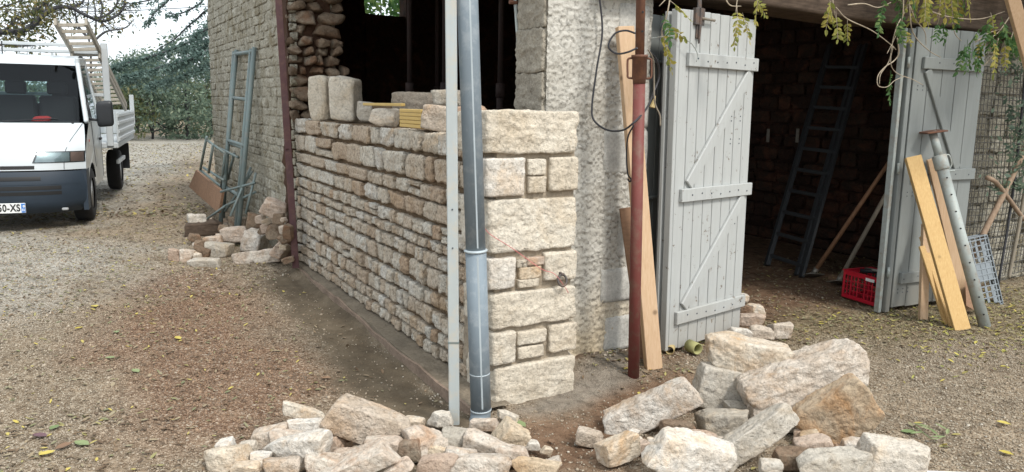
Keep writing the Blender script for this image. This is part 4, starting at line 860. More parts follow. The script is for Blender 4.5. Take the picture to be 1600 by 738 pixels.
# grey tray crate leaning behind the grey prop
a1 = math.radians(14); ux = _n(RX*math.cos(a1)-UP*math.sin(a1)*1.0); uz_ = _n(UP*math.cos(a1)+RX*math.sin(a1)*-1.0)
ux = _n(RX*math.cos(a1)+UP*math.sin(a1)); ulong = _n(-RX*math.sin(a1)+UP*math.cos(a1)+FW*.18); nr = _n(np.cross(ulong, ux)); M = np.eye(4); M[:3, 0] = ulong; M[:3, 1] = ux; M[:3, 2] = -_n(np.cross(ux, ulong)) if False else _n(np.cross(ulong, ux))
cc_ = onY(1524, 428, .22); M[:3, 3] = cc_
crate('grey_crate', M, .60, .34, .11, M_greypl, 'large grey plastic tray crate standing on end behind the grey prop', 'crate', (9, 2))
mb = MB(M)
for i in range(2):
    for j in range(5): mb.box((-.20+.37*i, -.12+.06*j, .008), (.16, .022, .010), None, .002)
mb.box((.0, 0, .010), (.16, .30, .006), None, .002); mb.build('base_panel', M_greypl, bpy.data.objects['grey_crate'])
mk('torn_card', [onY(1508, 440, -.02), onY(1530, 436, -.02), onY(1536, 470, -.05), onY(1526, 486, -.06), onY(1510, 478, -.06), onY(1508, 440, 0), onY(1530, 436, 0), onY(1536, 470, -.03), onY(1526, 486, -.04), onY(1510, 478, -.04)],
   [(0, 1, 2, 3, 4), (9, 8, 7, 6, 5)]+[(i, i+5, (i+1) % 5+5, (i+1) % 5) for i in range(5)], M_brownboard, None, label='torn piece of brown card between the planks and grey prop', cat='card')
# ------------------------------------------------------------------ wire mesh and poles at right
wm = thing('wire_mesh', (5.4, .42, 0), 'dark square wire mesh fixed in front of the wall at right', 'mesh'); mb = MB(); mh = MB()
for i in range(40): x = 4.80+i*.052; mb.tube(spline([(x+.01*math.sin(i), .43, .1), (x+.012*math.sin(i*1.7), .40+.02*math.sin(i*.4), 1.0), (x, .44, 1.98)], 3), .0035, 4, False)
for j in range(36): z = .12+j*.053; mh.tube(spline([(4.79, .435, z), (5.5, .40+.02*math.sin(j*.5), z-.012), (6.2, .42, z+.01), (6.9, .43, z)], 3), .0035, 4, False)
M_wire = metal('weathered_wire', (.10, .095, .085), .7, .2); mb.build('upright_wires', M_wire, wm); mh.build('level_wires', M_wire, wm)
for (a, b, r0, r1, m, lb) in [((1537, 365), (1594, 250), .026, .022, M_stick, 'brown bark pole leaning across the wire mesh'), ((1578, 425), (1604, 285), .014, .018, M_grayhandle, 'grey twisted stem rising beside the mesh at the right edge'), ((1556, 285), (1590, 330), .02, .018, M_stick, 'second brown pole crossing behind the first at right')]:
    p0, p1 = onY(*a, .28), onY(*b, .28); md = (p0+p1)/2+RX*.004; g0 = p0-(p1-p0)*.35*(p0[2] > .2)-(0, 0, .05)
    MB().tube(spline([g0, p0, md, p1, p1+(p1-p0)*.3], 5), np.linspace(r0, r1, 21), 9).build('garden_pole', m, None, True, label=lb, cat='pole')
tb = MB().bar(onY(1574, -30, -.45), line_pts(onY(1574, -30, -.45), onY(1608, 95, -.45), 1.5), .075, .05, RX, .003).build('timber', M_larch, None, label='light wooden timber sloping down at the top right corner', cat='timber')
# ================================================================== SCAFFOLD FRAMES AND BOARD
def tubes(t, L_, r=.022, mat=M_scaf, nm='tube'):
    for (a, b) in L_: MB().tube([a, b], r, 10).build(nm, mat, t, True)
for k, (o, lb) in enumerate((((0, 0, 0), 'grey green steel scaffold frame leaning in front on the old wall'), ((.05, -.16, .01), 'second grey green scaffold frame just right of the front one'))):
    o = np.array(o); A0 = np.array([-.33, 6.45, 0])-o*(1, 0, 0)+o*(0, 1, 0); A1 = onX(366, 81, -.035)+o*(0, 1, 1)-(.0, 0, 0); B1 = onX(393, 77, -.035)+o*(0, 1, 1); q = onX(371, 336, -.28); B0 = line_pts(B1, q, 1.16)+o*(0, 1, 0)
    t = thing('scaffold_frame', A0, lb, 'scaffold', 'scaffold frames leaning on the old wall')
    tubes(t, [(A0, A1)], .026, nm='rail'); tubes(t, [(B0, B1)], .026, nm='rail')
    for f in ((.015, .26, .51, .76) if k == 0 else (.02, .5)): MB().tube([line_pts(A1, A0, f), line_pts(B1, B0, f)], .022, 9).build('rung', M_scaf, t, True)
t = thing('scaffold_frame', G(330, 330), 'small tubular frame lying low behind the tall scaffold frames', 'scaffold')
def k_(px, py, X=-.45): return onX(px, py, X)
tubes(t, [(k_(323, 214), k_(313, 266)), (k_(333, 226), k_(326, 270)), (k_(322, 218), k_(352, 240, -.3)), (k_(313, 266), k_(346, 292, -.3)), (k_(318, 262), k_(350, 282, -.3)), (k_(352, 240, -.3), k_(346, 290, -.3)), (k_(343, 232, -.3), k_(372, 246, -.2)), (k_(366, 240, -.2), k_(356, 280, -.2))], .016)
t = thing('folded_trestle', G(370, 330), 'crossed grey tubes of a folded trestle behind the scaffold feet', 'trestle')
tubes(t, [(k_(400, 270, -.12), k_(384, 334, -.25)), (k_(394, 268, -.12), k_(352, 330, -.35)), (k_(345, 300, -.4), k_(398, 286, -.15)), (k_(320, 345, -.5), k_(352, 322, -.4)), (k_(352, 322, -.4), k_(400, 300, -.12)), (k_(360, 338, -.4), k_(392, 262, -.12))], .014)
pts = [k_(341, 333, -.42), k_(295, 292, -.42), k_(306, 266, -.38), k_(347, 300, -.38)]; V = pts+[p+(.03, .0, 0) for p in pts]
mk('brown_board', V, [(0, 1, 2, 3), (7, 6, 5, 4)]+[(i, i+4, (i+1) % 4+4, (i+1) % 4) for i in range(4)], M_brownboard, None, label='rusty brown board on edge beside the scaffold frames', cat='board')
c = G(318, 368)+(0, 0, .08); V, Fc = rock(830, 12, (.42, .18, .17), .06, 3, .9); mk('log', V+c, Fc, M_oldwood, None, True, label='short dark log at the foot of the scaffold frames', cat='log')
V, Fc = rock(831, 10, (.20, .16, .12), .1, 4, .9, rough=1.5); mk('limestone_block', V+G(308, 366)+(0, -.04, .19), Fc, M_grey, None, True, label='grey white stone sitting on the dark log', cat='stone')
# ================================================================== STONE HEAPS
HA, HB, HC, HD = 'stones heaped in front of the corner', 'big stones heaped at the front right', 'small stones beside the white door', 'stones heaped against the old wall'
HEAP = [  # px, py, w, h, ground row, seed, material, label, group, options
    (570, 664, 142, 92, 705, 1, M_block, 'largest flat sided stone of the front left heap', HA, dict(roll=24, yaw=8, k=.7, n=22, rough=.8, chips=9)),
    (474, 645, 66, 36, 668, 2, M_gold, 'tan wedge at the upper left of the front left heap', HA, dict(roll=16, n=14)),
    (465, 706, 112, 74, 728, 3, M_pale, 'big pale smooth stone below the tan wedge', HA, dict(roll=-22, n=18, yaw=-15)),
    (420, 682, 62, 46, 705, 4, M_block, 'rough stone left behind the big pale stone', HA, dict(roll=-14)),
    (476, 668, 56, 30, 700, 5, M_pale, 'knobbly white stone between wedge and big pale stone', HA, dict(rough=1.6)),
    (360, 720, 84, 52, 732, 6, M_gold, 'ochre streaked stone at the left end of the heap', HA, dict(roll=-8, n=16)),
    (388, 699, 34, 24, 712, 7, M_pale, 'small white stone behind the ochre streaked stone', HA, dict(n=10)),
    (408, 722, 36, 36, 735, 8, M_pale, 'small pale stone right of the ochre streaked stone', HA, dict(n=10)),
    (386, 736, 54, 32, 748, 9, M_pale, 'low white stone at the bottom edge left of the heap', HA, dict(n=12)),
    (560, 724, 134, 56, 752, 10, M_red, 'long reddish brown slab rising to the right in the heap', HA, dict(roll=-22, n=18, k=1.2, rough=.7)),
    (622, 734, 50, 42, 758, 11, M_red, 'small pinkish white stone at the right end of the reddish slab', HA, dict(roll=-30, n=12)),
    (646, 664, 38, 30, 676, 12, M_gold, 'small golden stone right of the largest stone', HA, dict(n=12)),
    (688, 656, 42, 28, 672, 13, M_pale, 'white lumpy stone at the foot of the grey post', HA, dict(n=12, rough=1.7)),
    (664, 695, 74, 62, 715, 14, M_red, 'pinkish brown stone in the middle of the heap', HA, dict(roll=12, n=18, yaw=20)),
    (712, 692, 46, 50, 708, 15, M_grey, 'grey white stone right of the pinkish one', HA, dict(n=14, rough=1.4)),
    (684, 728, 70, 40, 748, 16, M_red, 'pink low stone at the bottom edge mid heap', HA, dict(n=14)),
    (762, 700, 80, 60, 718, 17, M_block, 'cream rounded stone below the downpipe shoe', HA, dict(roll=14, n=18, yaw=-10)),
    (797, 682, 62, 62, 702, 18, M_gold, 'pitted ochre stone right of the cream rounded one', HA, dict(roll=30, n=16, rough=1.6)),
    (756, 664, 46, 22, 676, 19, M_red, 'flat brownish stone under the downpipe shoe', HA, dict(n=12)),
    (752, 732, 96, 50, 758, 20, M_block, 'wide cream stone at the bottom edge of the heap', HA, dict(n=18, roll=6)),
    (838, 732, 80, 38, 745, 21, M_gold, 'tan flat stone at the right end of the heap', HA, dict(n=16, roll=6)),
    (794, 652, 34, 24, 660, 22, M_pale, 'small white stone against the corner beside the pipe', HA, dict(n=12, roll=20)),
    (520, 690, 50, 40, 712, 23, M_red, 'pinkish stone in the gap under the largest stone', HA, dict(n=12)),
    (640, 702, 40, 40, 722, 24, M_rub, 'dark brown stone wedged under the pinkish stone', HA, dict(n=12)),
    (548, 716, 60, 34, 730, 25, M_red, 'small stone hidden below the largest stone', HA, dict(n=10)),
    # right heap
    (1020, 641, 156, 88, 672, 31, M_block, 'long rough stone rising right at the left of the right heap', HB, dict(roll=-28, n=22, k=.6, yaw=-8, tilt=.1)),
    (921, 683, 44, 34, 693, 32, M_block, 'small cream stone lying alone left of the right heap', HB, dict(n=12, roll=6)),
    (964, 702, 72, 58, 722, 33, M_gold, 'tan wedge below the long rough stone', HB, dict(roll=-14, n=16, yaw=20)),
    (994, 691, 22, 22, 700, 34, M_pale, 'tiny pale stone beside the tan wedge', HB, dict(n=9)),
    (1075, 716, 148, 96, 745, 35, M_pale, 'large pale stone with brown lower side at the bottom', HB, dict(roll=22, n=22, yaw=15, k=.8)),
    (1126, 610, 104, 92, 640, 36, M_grey, 'darker grey stone behind the huge top block', HB, dict(roll=14, n=18, k=.6)),
    (1170, 553, 136, 72, 640, 37, M_gold, 'golden topped block resting on the grey one', HB, dict(roll=8, n=20, yaw=-12, k=1.1, tilt=.1)),
    (1253, 592, 205, 126, 660, 38, M_block, 'huge cream block crowning the right heap', HB, dict(roll=-22, n=26, yaw=2, k=.4, rough=1.15, tilt=.08)),
    (1306, 648, 150, 128, 688, 139, M_brownst, 'big tan brown block under the right end of the huge one', HB, dict(roll=-38, n=24, yaw=-8, k=.5, tilt=.05, chips=3)),
    (1128, 663, 86, 50, 680, 40, M_grey, 'small flat grey stone under the darker grey one', HB, dict(n=14, roll=-6)),
    (1180, 686, 140, 106, 722, 41, M_grey, 'long grey stone slanting up in the middle of the right heap', HB, dict(roll=-34, n=22, k=.6, yaw=10, tilt=.1)),
    (1392, 720, 124, 84, 742, 42, M_pale, 'white block at the lower right of the right heap', HB, dict(roll=6, n=20, yaw=-8)),
    (1304, 730, 120, 66, 756, 43, M_grey, 'bluish grey stone at the bottom of the right heap', HB, dict(roll=-14, n=20)),
    (1204, 728, 40, 26, 745, 44, M_grey, 'small grey stone in the dark gap of the right heap', HB, dict(n=10)),
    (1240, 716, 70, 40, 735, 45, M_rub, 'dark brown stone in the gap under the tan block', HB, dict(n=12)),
    (1170, 622, 70, 36, 640, 46, M_grey, 'shadowed stone inside the right heap under the huge block', HB, dict(n=12)),
    (1236, 660, 60, 34, 672, 47, M_grey, 'shaded stone wedged between long grey and tan blocks', HB, dict(n=12)),
    (1215, 644, 50, 30, 650, 81, M_grey, 'shaded stone in the shade under the middle of the huge block', HB, dict(n=12)),
    (1090, 690, 60, 40, 712, 82, M_red, 'tan stone showing between the long rough and large pale stones', HB, dict(n=12)),
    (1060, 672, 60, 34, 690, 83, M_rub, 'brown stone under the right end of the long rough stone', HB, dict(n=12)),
    (1272, 700, 70, 44, 720, 84, M_red, 'tan stone low under the big tan brown block', HB, dict(n=12)),
    (1155, 640, 50, 30, 655, 85, M_grey, 'shaded stone just under the darker grey one', HB, dict(n=12)),
    (1340, 700, 60, 36, 715, 86, M_block, 'cream stone behind the white block at lower right', HB, dict(n=12)),
    (600, 700, 70, 40, 722, 87, M_red, 'pinkish stone under the right corner of the largest stone', HA, dict(n=12)),
    (450, 690, 60, 40, 712, 88, M_red, 'pinkish stone behind the big pale smooth one', HA, dict(n=12)),
    (720, 716, 60, 36, 732, 89, M_block, 'cream stone filling the gap left of the rounded one', HA, dict(n=12)),
    (800, 712, 60, 36, 726, 90, M_red, 'pinkish stone below the pitted ochre one', HA, dict(n=12)),
    (505, 728, 60, 44, 745, 91, M_red, 'pinkish stone left of the long reddish slab', HA, dict(n=12)),
    (440, 732, 60, 40, 750, 92, M_block, 'cream stone at the bottom edge below the big pale one', HA, dict(n=12)),
    # by the door
    (1218, 517, 44, 28, 527, 51, M_block, 'cream stone at the right end of the small row by the door', HC, dict(n=12)),
    (1190, 519, 40, 24, 530, 52, M_block, 'cream stone left of the end one in the small row', HC, dict(n=12)),
    (1156, 520, 44, 18, 530, 53, M_pale, 'whitish knobbly stone behind the golden topped block', HC, dict(n=12, rough=1.6)),
    (1160, 466, 22, 16, 490, 54, M_gold, 'topmost small tan stone beside the door edge', HC, dict(n=9)),
    (1179, 484, 36, 20, 496, 55, M_gold, 'tan stone right of the door foot', HC, dict(n=11)),
    (1160, 484, 32, 20, 498, 56, M_rub, 'brown stone touching the bottom of the white door', HC, dict(n=11)),
    (1172, 500, 50, 22, 508, 57, M_red, 'flat brownish stone below the tan one by the door', HC, dict(n=12)),
    # against the old wall
    (427, 328, 44, 40, 372, 61, M_red, 'topmost rusty stone of the heap against the old wall', HD, dict(n=13, roll=18)),
    (373, 347, 34, 18, 372, 62, M_rub, 'small brown stone at the upper left of the wall heap', HD, dict(n=10)),
    (401, 345, 34, 26, 372, 63, M_rub, 'brown stone below the topmost rusty one', HD, dict(n=11)),
    (365, 366, 44, 26, 382, 64, M_red, 'flat tan stone above the pale flat one in the wall heap', HD, dict(n=11)),
    (398, 376, 46, 40, 392, 65, M_block, 'pinkish cream block at the centre of the wall heap', HD, dict(n=13, roll=8)),
    (343, 391, 48, 28, 398, 66, M_grey, 'grey brown flat stone at the left of the wall heap', HD, dict(n=11, roll=-8)),
    (333, 377, 32, 20, 388, 67, M_red, 'small orange stone behind the grey brown flat one', HD, dict(n=10)),
    (435, 343, 20, 20, 370, 68, M_rub, 'small brown stone leaning by the maroon bar', HD, dict(n=9)),
    (430, 362, 30, 26, 380, 69, M_rub, 'dark red stone above the leaning slab', HD, dict(n=10)),
    (438, 390, 34, 32, 400, 70, M_red, 'leaning rusty slab beside the maroon bar', HD, dict(n=11, roll=35)),
    (400, 402, 76, 28, 408, 71, M_red, 'wide flat brown stone at the base of the wall heap', HD, dict(n=13, roll=-6)),
    (275, 399, 26, 22, 406, 72, M_red, 'leftmost small rusty stone of the wall heap', HD, dict(n=10)),
    (293, 400, 26, 22, 407, 73, M_red, 'small rusty stone second from the left', HD, dict(n=10)),
    (316, 388, 28, 26, 396, 74, M_rub, 'brown stone above the white slab', HD, dict(n=10)),
    (319, 411, 54, 14, 414, 75, M_grey, 'flat whitish slab at the front of the wall heap', HD, dict(n=11, k=1.5)),
    (450, 362, 18, 26, 385, 76, M_rub, 'narrow stone squeezed behind the maroon bar', HD, dict(n=9)),
    (415, 357, 26, 20, 382, 77, M_rub, 'small dark stone behind the pinkish cream block', HD, dict(n=9)),
    (350, 358, 20, 14, 375, 78, M_rub, 'tiny brown stone by the scaffold foot', HD, dict(n=9)),
]
for a in HEAP: pile_stone(*a[:9], **a[9])
# small chips of stone scattered near the heaps
exr = random.Random(5); NM = {M_red.name: 'pinkish', M_rub.name: 'rusty brown', M_block.name: 'cream', M_gold.name: 'tan', M_pale.name: 'white'}; seen = set()
for (x0, x1, y0, y1, cnt, gr_, sz) in ((300, 452, 338, 408, 40, HD, (12, 26)), (345, 860, 690, 737, 40, HA, (18, 38)), (960, 1420, 665, 737, 16, HB, (18, 36))):
    for i in range(cnt):                               # small stones between the big ones, each named after its neighbour
        w0 = exr.uniform(*sz); px = exr.uniform(x0, x1); py = exr.uniform(y0, y1); mt = exr.choice([M_red, M_rub, M_block, M_gold] if gr_ == HD else [M_block, M_red, M_pale, M_gold])
        if gr_ == HD and (px-300)*.55 < (395-py)-35: py = exr.uniform(385, 408)
        nb = min((a for a in HEAP if a[8] == gr_), key=lambda a: (a[0]-px)**2+(a[1]-py)**2); dx, dy = px-nb[0], py-nb[1]
        rel = ('right of' if dx > 0 else 'left of') if abs(dx) > abs(dy) else ('just below' if dy > 0 else 'just above')
        lb = 'small %s stone %s the %s' % (NM[mt.name], rel, nb[7])
        if lb in seen or len(lb.split()) > 16: continue
        seen.add(lb); pile_stone(px, py, w0, w0*exr.uniform(.6, .9), py+w0*.35, 300+i+int(x0), mt, lb, gr_, roll=exr.uniform(-25, 25), yaw=exr.uniform(-30, 30), n=7, k=1.)
def chips():
    rg = np.random.default_rng(77); P = []
    for (x, y, s, m) in [(320, 420, .35, 60), (420, 425, .25, 50), (850, 700, .35, 40), (1120, 560, .3, 40), (1480, 700, .6, 60), (950, 560, .25, 60), (640, 600, .5, 50), (1530, 640, .6, 40), (280, 440, .5, 40)]:
        g = G(x, y); P.append(np.column_stack([rg.normal(g[0], s*.5, m), rg.normal(g[1], s*.5, m)]))
    P = np.vstack(P); P = P[~inwall(P)]; m = len(P); V, Fc = rock(5, 2, (1, 1, .7), .2, 3); S = rg.uniform(.004, .016, m)[:, None]*rg.uniform(.7, 1.3, (m, 3))
    scatter('stone_chips', np.column_stack([P, ground_h(P)+.004]), V, Fc, S, M_wallst, None, 'small pale stone chips scattered round the heaps', 'stone chips', .3)
chips()
# white strip edge at the bottom right corner
b0, b1 = G(1448, 740), G(1500, 737); MB().bar(b0-(.05, .0, 0)+(0, 0, .01), G(1540, 748)+(0, 0, .01), .05, .012, FW).build('white_strip', M_white, None, label='white flat strip cut off at the bottom right edge', cat='strip')
# ================================================================== FLATBED VAN
W_ = G(150, 343); aa = math.radians(7.5); vb = np.array([math.sin(aa), math.cos(aa), 0]); vr = np.array([math.cos(aa), -math.sin(aa), 0]); O = W_-.95*vr-.85*vb; O[2] = 0
VM = np.eye(4); VM[:3, 0] = vr; VM[:3, 1] = vb; VM[:3, 2] = UP; VM[:3, 3] = O
van = thing('flatbed_van', O, 'white flatbed van with dark blue grey bumper parked on the gravel', 'van')
PROF = [(.09, .20, .86, .24), (.02, .27, .92, .24), (.0, .34, .94, .24), (.0, .50, .955, .24), (.015, .62, .955, .24), (.045, .695, .955, .24), (.05, .71, .95, .24), (.062, .78, .95, .24), (.085, .86, .95, .25), (.12, .93, .945, .24), (.19, 1.0, .94, .22), (.36, 1.09, .93, .18), (.52, 1.165, .915, .15), (.66, 1.225, .90, .13), (.69, 1.245, .885, .12),
        (.83, 1.42, .872, .115), (.98, 1.61, .855, .11), (1.12, 1.79, .84, .11), (1.26, 1.97, .82, .11), (1.31, 2.02, .81, .10), (1.40, 2.065, .80, .06), (1.60, 2.105, .80, .02), (1.90, 2.12, .80, .0), (2.06, 2.11, .80, .0), (2.12, 2.07, .81, .0)]
PR = np.array(PROF)
def vsurf(x, z, off=0.):
    y = np.interp(z, PR[:, 1], PR[:, 0]); hw = np.interp(z, PR[:, 1], PR[:, 2]); c = np.interp(z, PR[:, 1], PR[:, 3]); return np.array([x, y+c*min(1, abs(x/hw))**3.4-off, z])
def skin(i0, i1, name, mat, sub=1, ins=0., u0=-1, u1=1, parent=None):
    us = np.linspace(u0, u1, 25); V = []; rows = PR[i0:i1+1]
    for (y, z, hw, c) in rows:
        for u in us: V.append((u*hw, y+c*abs(u)**3.4+ins, z))
    n = len(us); Fc = [(a*n+b, a*n+b+1, (a+1)*n+b+1, (a+1)*n+b) for a in range(len(rows)-1) for b in range(n-1)]
    V = np.array(V)@VM[:3, :3].T+VM[:3, 3]; return mk(name, V, Fc, mat, parent or van, True)
bumper = skin(0, 5, 'bumper', M_bump); skin(6, 14, 'bonnet', M_van); ws = skin(14, 18, 'windscreen', M_glass, u0=-.965, u1=.965); skin(18, 24, 'cab_roof', M_van)
def vpatch(x0, x1, z0, z1, off, name, mat, parent=None, nxx=8, nzz=4, sh=0.):
    V = []
    for j in range(nzz+1):
        for i in range(nxx+1): z = z0+(z1-z0)*j/nzz; x = x0+(x1-x0)*i/nxx+sh*(z-z0)*(1-i/nxx); V.append(vsurf(x, z, off))
    n = nxx+1; Fc = [(a*n+b, a*n+b+1, (a+1)*n+b+1, (a+1)*n+b) for a in range(nzz) for b in range(nxx)]
    return mk(name, np.array(V)@VM[:3, :3].T+VM[:3, 3], Fc, mat, parent or van, True)
MBv = lambda: MB(VM)
for s in (1, -1):
    hl = vpatch(s*.42, s*.945, .795, .925, .004, 'headlight', M_blackpl, sh=s*.35); vpatch(s*.445, s*.79, .805, .915, .008, 'reflector', M_chrome, hl, sh=s*.35); vpatch(s*.80, s*.93, .805, .915, .008, 'indicator', M_orangel, hl); vpatch(s*.43, s*.935, .80, .92, .014, 'lens', M_lens, hl, sh=s*.35)
    a = [vsurf(s*x, z, .004) for x, z in ((.885, 1.243), (.84, 1.15), (.79, 1.05), (.755, .95), (.74, .88), (.735, .80), (.733, .715))]; MBv().tube(a, .004, 5).build('bonnet_seam', M_seam, van)
    # side shell
    def sx(z): return np.interp(z, [0, .45, .9, 1.25, 2.0, 2.12], [.92, .945, .955, .95, .83, .80])*s
    arch = [(.85+.405*math.cos(t), .34+.40*math.sin(t)) for t in np.linspace(math.radians(20), math.radians(158), 14)]
    poly = [(.275, .70), (.30, .86), (.36, .93), (.42, 1.0), (.54, 1.09), (.68, 1.165), (.79, 1.225), (.82, 1.262), (2.12, 1.262), (2.12, .42), (1.26, .40)]+arch[0:]+[(.44, .62), (.32, .66)]
    mk('side_panel', np.array([(sx(z), y, z) for y, z in poly])@VM[:3, :3].T+VM[:3, 3], [tuple(range(len(poly)))[::s]], M_van, van)
    pil = MBv()
    for (a, b, w_) in (((.80, 1.25), (1.36, 2.0), .06), ((1.36, 2.02), (2.12, 2.05), .11), ((2.07, 1.25), (2.07, 2.06), .10)): pil.bar((sx(a[1])-.02*s, a[0], a[1]), (sx(b[1])-.02*s, b[0], b[1]), w_, .05, (0, 1, .3) if w_ != .11 else (0, 0, 1), .015)
    pil.build('window_pillars', M_van, van, False)
    gl = mk('side_window', np.array([(sx(z)-.012*s, y, z) for y, z in ((.86, 1.27), (2.03, 1.27), (2.03, 1.97), (1.38, 1.97))])@VM[:3, :3].T+VM[:3, 3], [(0, 1, 2, 3)[::s]], M_glass, van)
    sb = MBv(); sb.bar((sx(1.27)-.005*s, 1.22, 1.27), (sx(1.78)-.005*s, 1.24, 1.80), .025, .02, (0, 1, 0)); sb.bar((sx(1.265), .85, 1.268), (sx(1.265), 2.04, 1.268), .02, .02, (0, 0, 1)); sb.build('window_seal', M_blackpl, gl)
    for y0 in (1.05, 2.0): MBv().bar((sx(.9)+.004*s, y0+.16*(y0 < 1.5), .46+.2*(y0 < 1.5)), (sx(1.2)+.004*s, y0, 1.25), .005, .006, (0, 1, 0), .001).build('door_gap', M_seam, van)
    MBv().box((sx(1.0)+.012*s, 1.85, 1.0), (.03, .14, .035), None, .008).build('door_handle', M_blackpl, van)
    mr = MBv(); Vr, Fr = rock(900+s, 10, (.20, .13, .34), .04, 2, .95, 7, .05); mr.add(Vr+(1.13*s, .95, 1.36), Fr); mr.bar((.90*s, .98, 1.30), (1.08*s, .96, 1.27), .03, .04, UP); mr.bar((.92*s, 1.0, 1.30), (.93*s, 1.0, 1.50), .05, .03, (0, 1, 0)); mr.build('wing_mirror', M_blackpl, van, True)
    for y in (.85, 4.5):
        w = MBv(); pr_ = [(.12, .33), (.135, .335), (.20, .345), (.26, .345), (.315, .32), (.345, .26), (.35, 0.)]; V = []; k = 28
        for (xx, rr) in [(-.10, .20), (-.105, .30), (-.085, .335), (-.04, .345), (.04, .345), (.085, .335), (.105, .30), (.10, .20)]:
            for t in range(k): V.append((s*(.84 if y < 2 else .88)+xx, y+rr*math.cos(6.2832*t/k), .345+rr*math.sin(6.2832*t/k)))
        w.add(V, [(a*k+b, a*k+(b+1) % k, (a+1)*k+(b+1) % k, (a+1)*k+b) for a in range(7) for b in range(k)]); wh = w.build('wheel', M_rubber, van, True)
        x0 = s*(.84 if y < 2 else .88); MBv().tube([(x0-.09, y, .345), (x0-.05, y, .345), (x0+.05, y, .345), (x0+.085, y, .345)], [.205, .15, .15, .205], 22).build('rim', M_rim, wh, True)
    MBv().box((s*.86, .85, .70), (.10, .80, .10), None, .02).build('wheel_arch_liner', M_seam, van)
slots = [(.10, .44, .725, .765, 'upper_grille_slot'), (-.1, .50, .595, .64, 'grille_slot'), (-.2, .70, .485, .53, 'grille_slot'), (-.2, .70, .425, .465, 'grille_slot')]
for (x0, x1, z0, z1, nm) in slots:
    for (p, q) in (((x0, x1),) if x0 < 0 else ((x0, x1), (-x1, -x0))): vpatch(p if x0 > 0 else -x1, q if x0 > 0 else x1, z0, z1, .004, nm, M_ink, van, 10, 2)
vpatch(-.88, .88, .545, .56, .006, 'bumper_crease', M_bump, bumper, 14, 1)
MBv().box((0.72, .10, .245), (.07, .04, .03), None, .01).build('tow_cover', M_rim, van)
pl = MBv().box((.07, -.022, .285), (.53, .012, .115), None, .003).build('number_plate', M_white, van)
MBv().box((.07+.242, -.029, .285), (.04, .004, .105), None, .001).build('blue_band', M_blue, pl); MBv().box((.07-.242, -.029, .285), (.04, .004, .105), None, .001).build('blue_band', M_blue, pl)
def text(s, M, size, mat, parent, name):
    cu = bpy.data.curves.new(name, 'FONT'); cu.body = s; cu.size = size; cu.extrude = .001; cu.align_x = 'RIGHT'; cu.align_y = 'CENTER'; cu.space_character = 1.1; cu.offset = .003
    cu.materials.append(mat); tmp = bpy.data.objects.new(name, cu); COL.objects.link(tmp); bpy.context.view_layer.update(); me = bpy.data.meshes.new_from_object(tmp.evaluated_get(bpy.context.evaluated_depsgraph_get())); bpy.data.objects.remove(tmp)
    o = bpy.data.objects.new(name, me); COL.objects.link(o); o.parent = parent; mw = Matrix([list(r) for r in M]); mw.translation = Vector(M[:3, 3]-wl(parent)); o.matrix_local = mw; return o
TM = np.eye(4); TM[:3, 0] = vr*.72; TM[:3, 1] = UP; TM[:3, 2] = -vb; TM[:3, 3] = O+vr*.282-vb*.031+UP*.285; text('50-XS', TM, .115, M_ink, pl, 'plate_text')
TM = TM.copy(); TM[:3, 3] = O+vr*.326-vb*.033+UP*.262; text('11', TM, .035, M_white, pl, 'plate_number'); TM = TM.copy(); TM[:3, 3] = O+vr*.33-vb*.033+UP*.31; text('o', TM, .05, M_white, pl, 'plate_emblem')
for (x0, x1, y0, z0) in ((-.55, .0, .72, 1.27), (.05, .62, .72, 1.27)):
    MBv().bar(vsurf(x0, 1.262, .02), vsurf(x1, 1.30, .02), .012, .012).build('wiper', M_blackpl, van)
MBv().box((0, 1.55, .80), (1.7, 1.1, .5), None, .02).build('cab_floor', M_vanin, van)
MBv().box((0, .96, 1.20), (1.62, .42, .12), None, .04).build('dashboard', M_vanin, van)
for x in (-.45, .50, .02):
    st = MBv().box((x, 1.75, 1.28), (.44, .14, .60), None, .05).build('seat_back', M_vanin, van); MBv().box((x, 1.74, 1.68), (.24, .10, .17), None, .03).build('headrest', M_vanin, st)
for s in (1, -1):
    wp = [(.235, .21), (.235, .702), (.52, .702), (.475, .60), (.448, .48), (.43, .34), (.44, .22)]
    V = [(s*.953, y, z) for y, z in wp]+[(s*.90, y, z) for y, z in wp]; k = len(wp)
    mk('bumper_end', np.array(V)@VM[:3, :3].T+VM[:3, 3], [tuple(range(k))[::s], tuple(range(k, 2*k))[::-s]]+[(i, (i+1) % k, (i+1) % k+k, i+k)[::-s] for i in range(k)], M_bump, van)
V, Fc = rock(77, 8, (.22, .12, .07), .1, 2); mk('red_cloth', V@VM[:3, :3].T+O+vr*.42+vb*.86+UP*1.29, Fc, M_vanred, None, True, label='red cloth lying on the dashboard behind the windscreen', cat='cloth')
bw = MBv()
for c, d in (((-.56, 2.10, 1.67), (.50, .04, .82)), ((.60, 2.10, 1.67), (.44, .04, .82)), ((.03, 2.10, 1.92), (.70, .04, .30)), ((.03, 2.10, 1.36), (.70, .04, .22)), ((0, 2.10, .85), (1.8, .04, .82))): bw.box(c, d, None, .003)
bw.build('cab_back', M_vanin, van); MBv().box((.03, 2.10, 1.62), (.69, .008, .30), None, .001).build('rear_window', M_glass, van)
MBv().box((0, .50, .45), (1.1, .5, .45), None, .02).build('radiator_block', M_ink, van)
MBv().box((0, 3.3, .62), (.9, 4.9, .26), None, .02).build('chassis', M_seam, van)
MBv().box((0, 3.78, .88), (2.30, 3.10, .08), None, .01).build('bed_floor', M_bed, van)
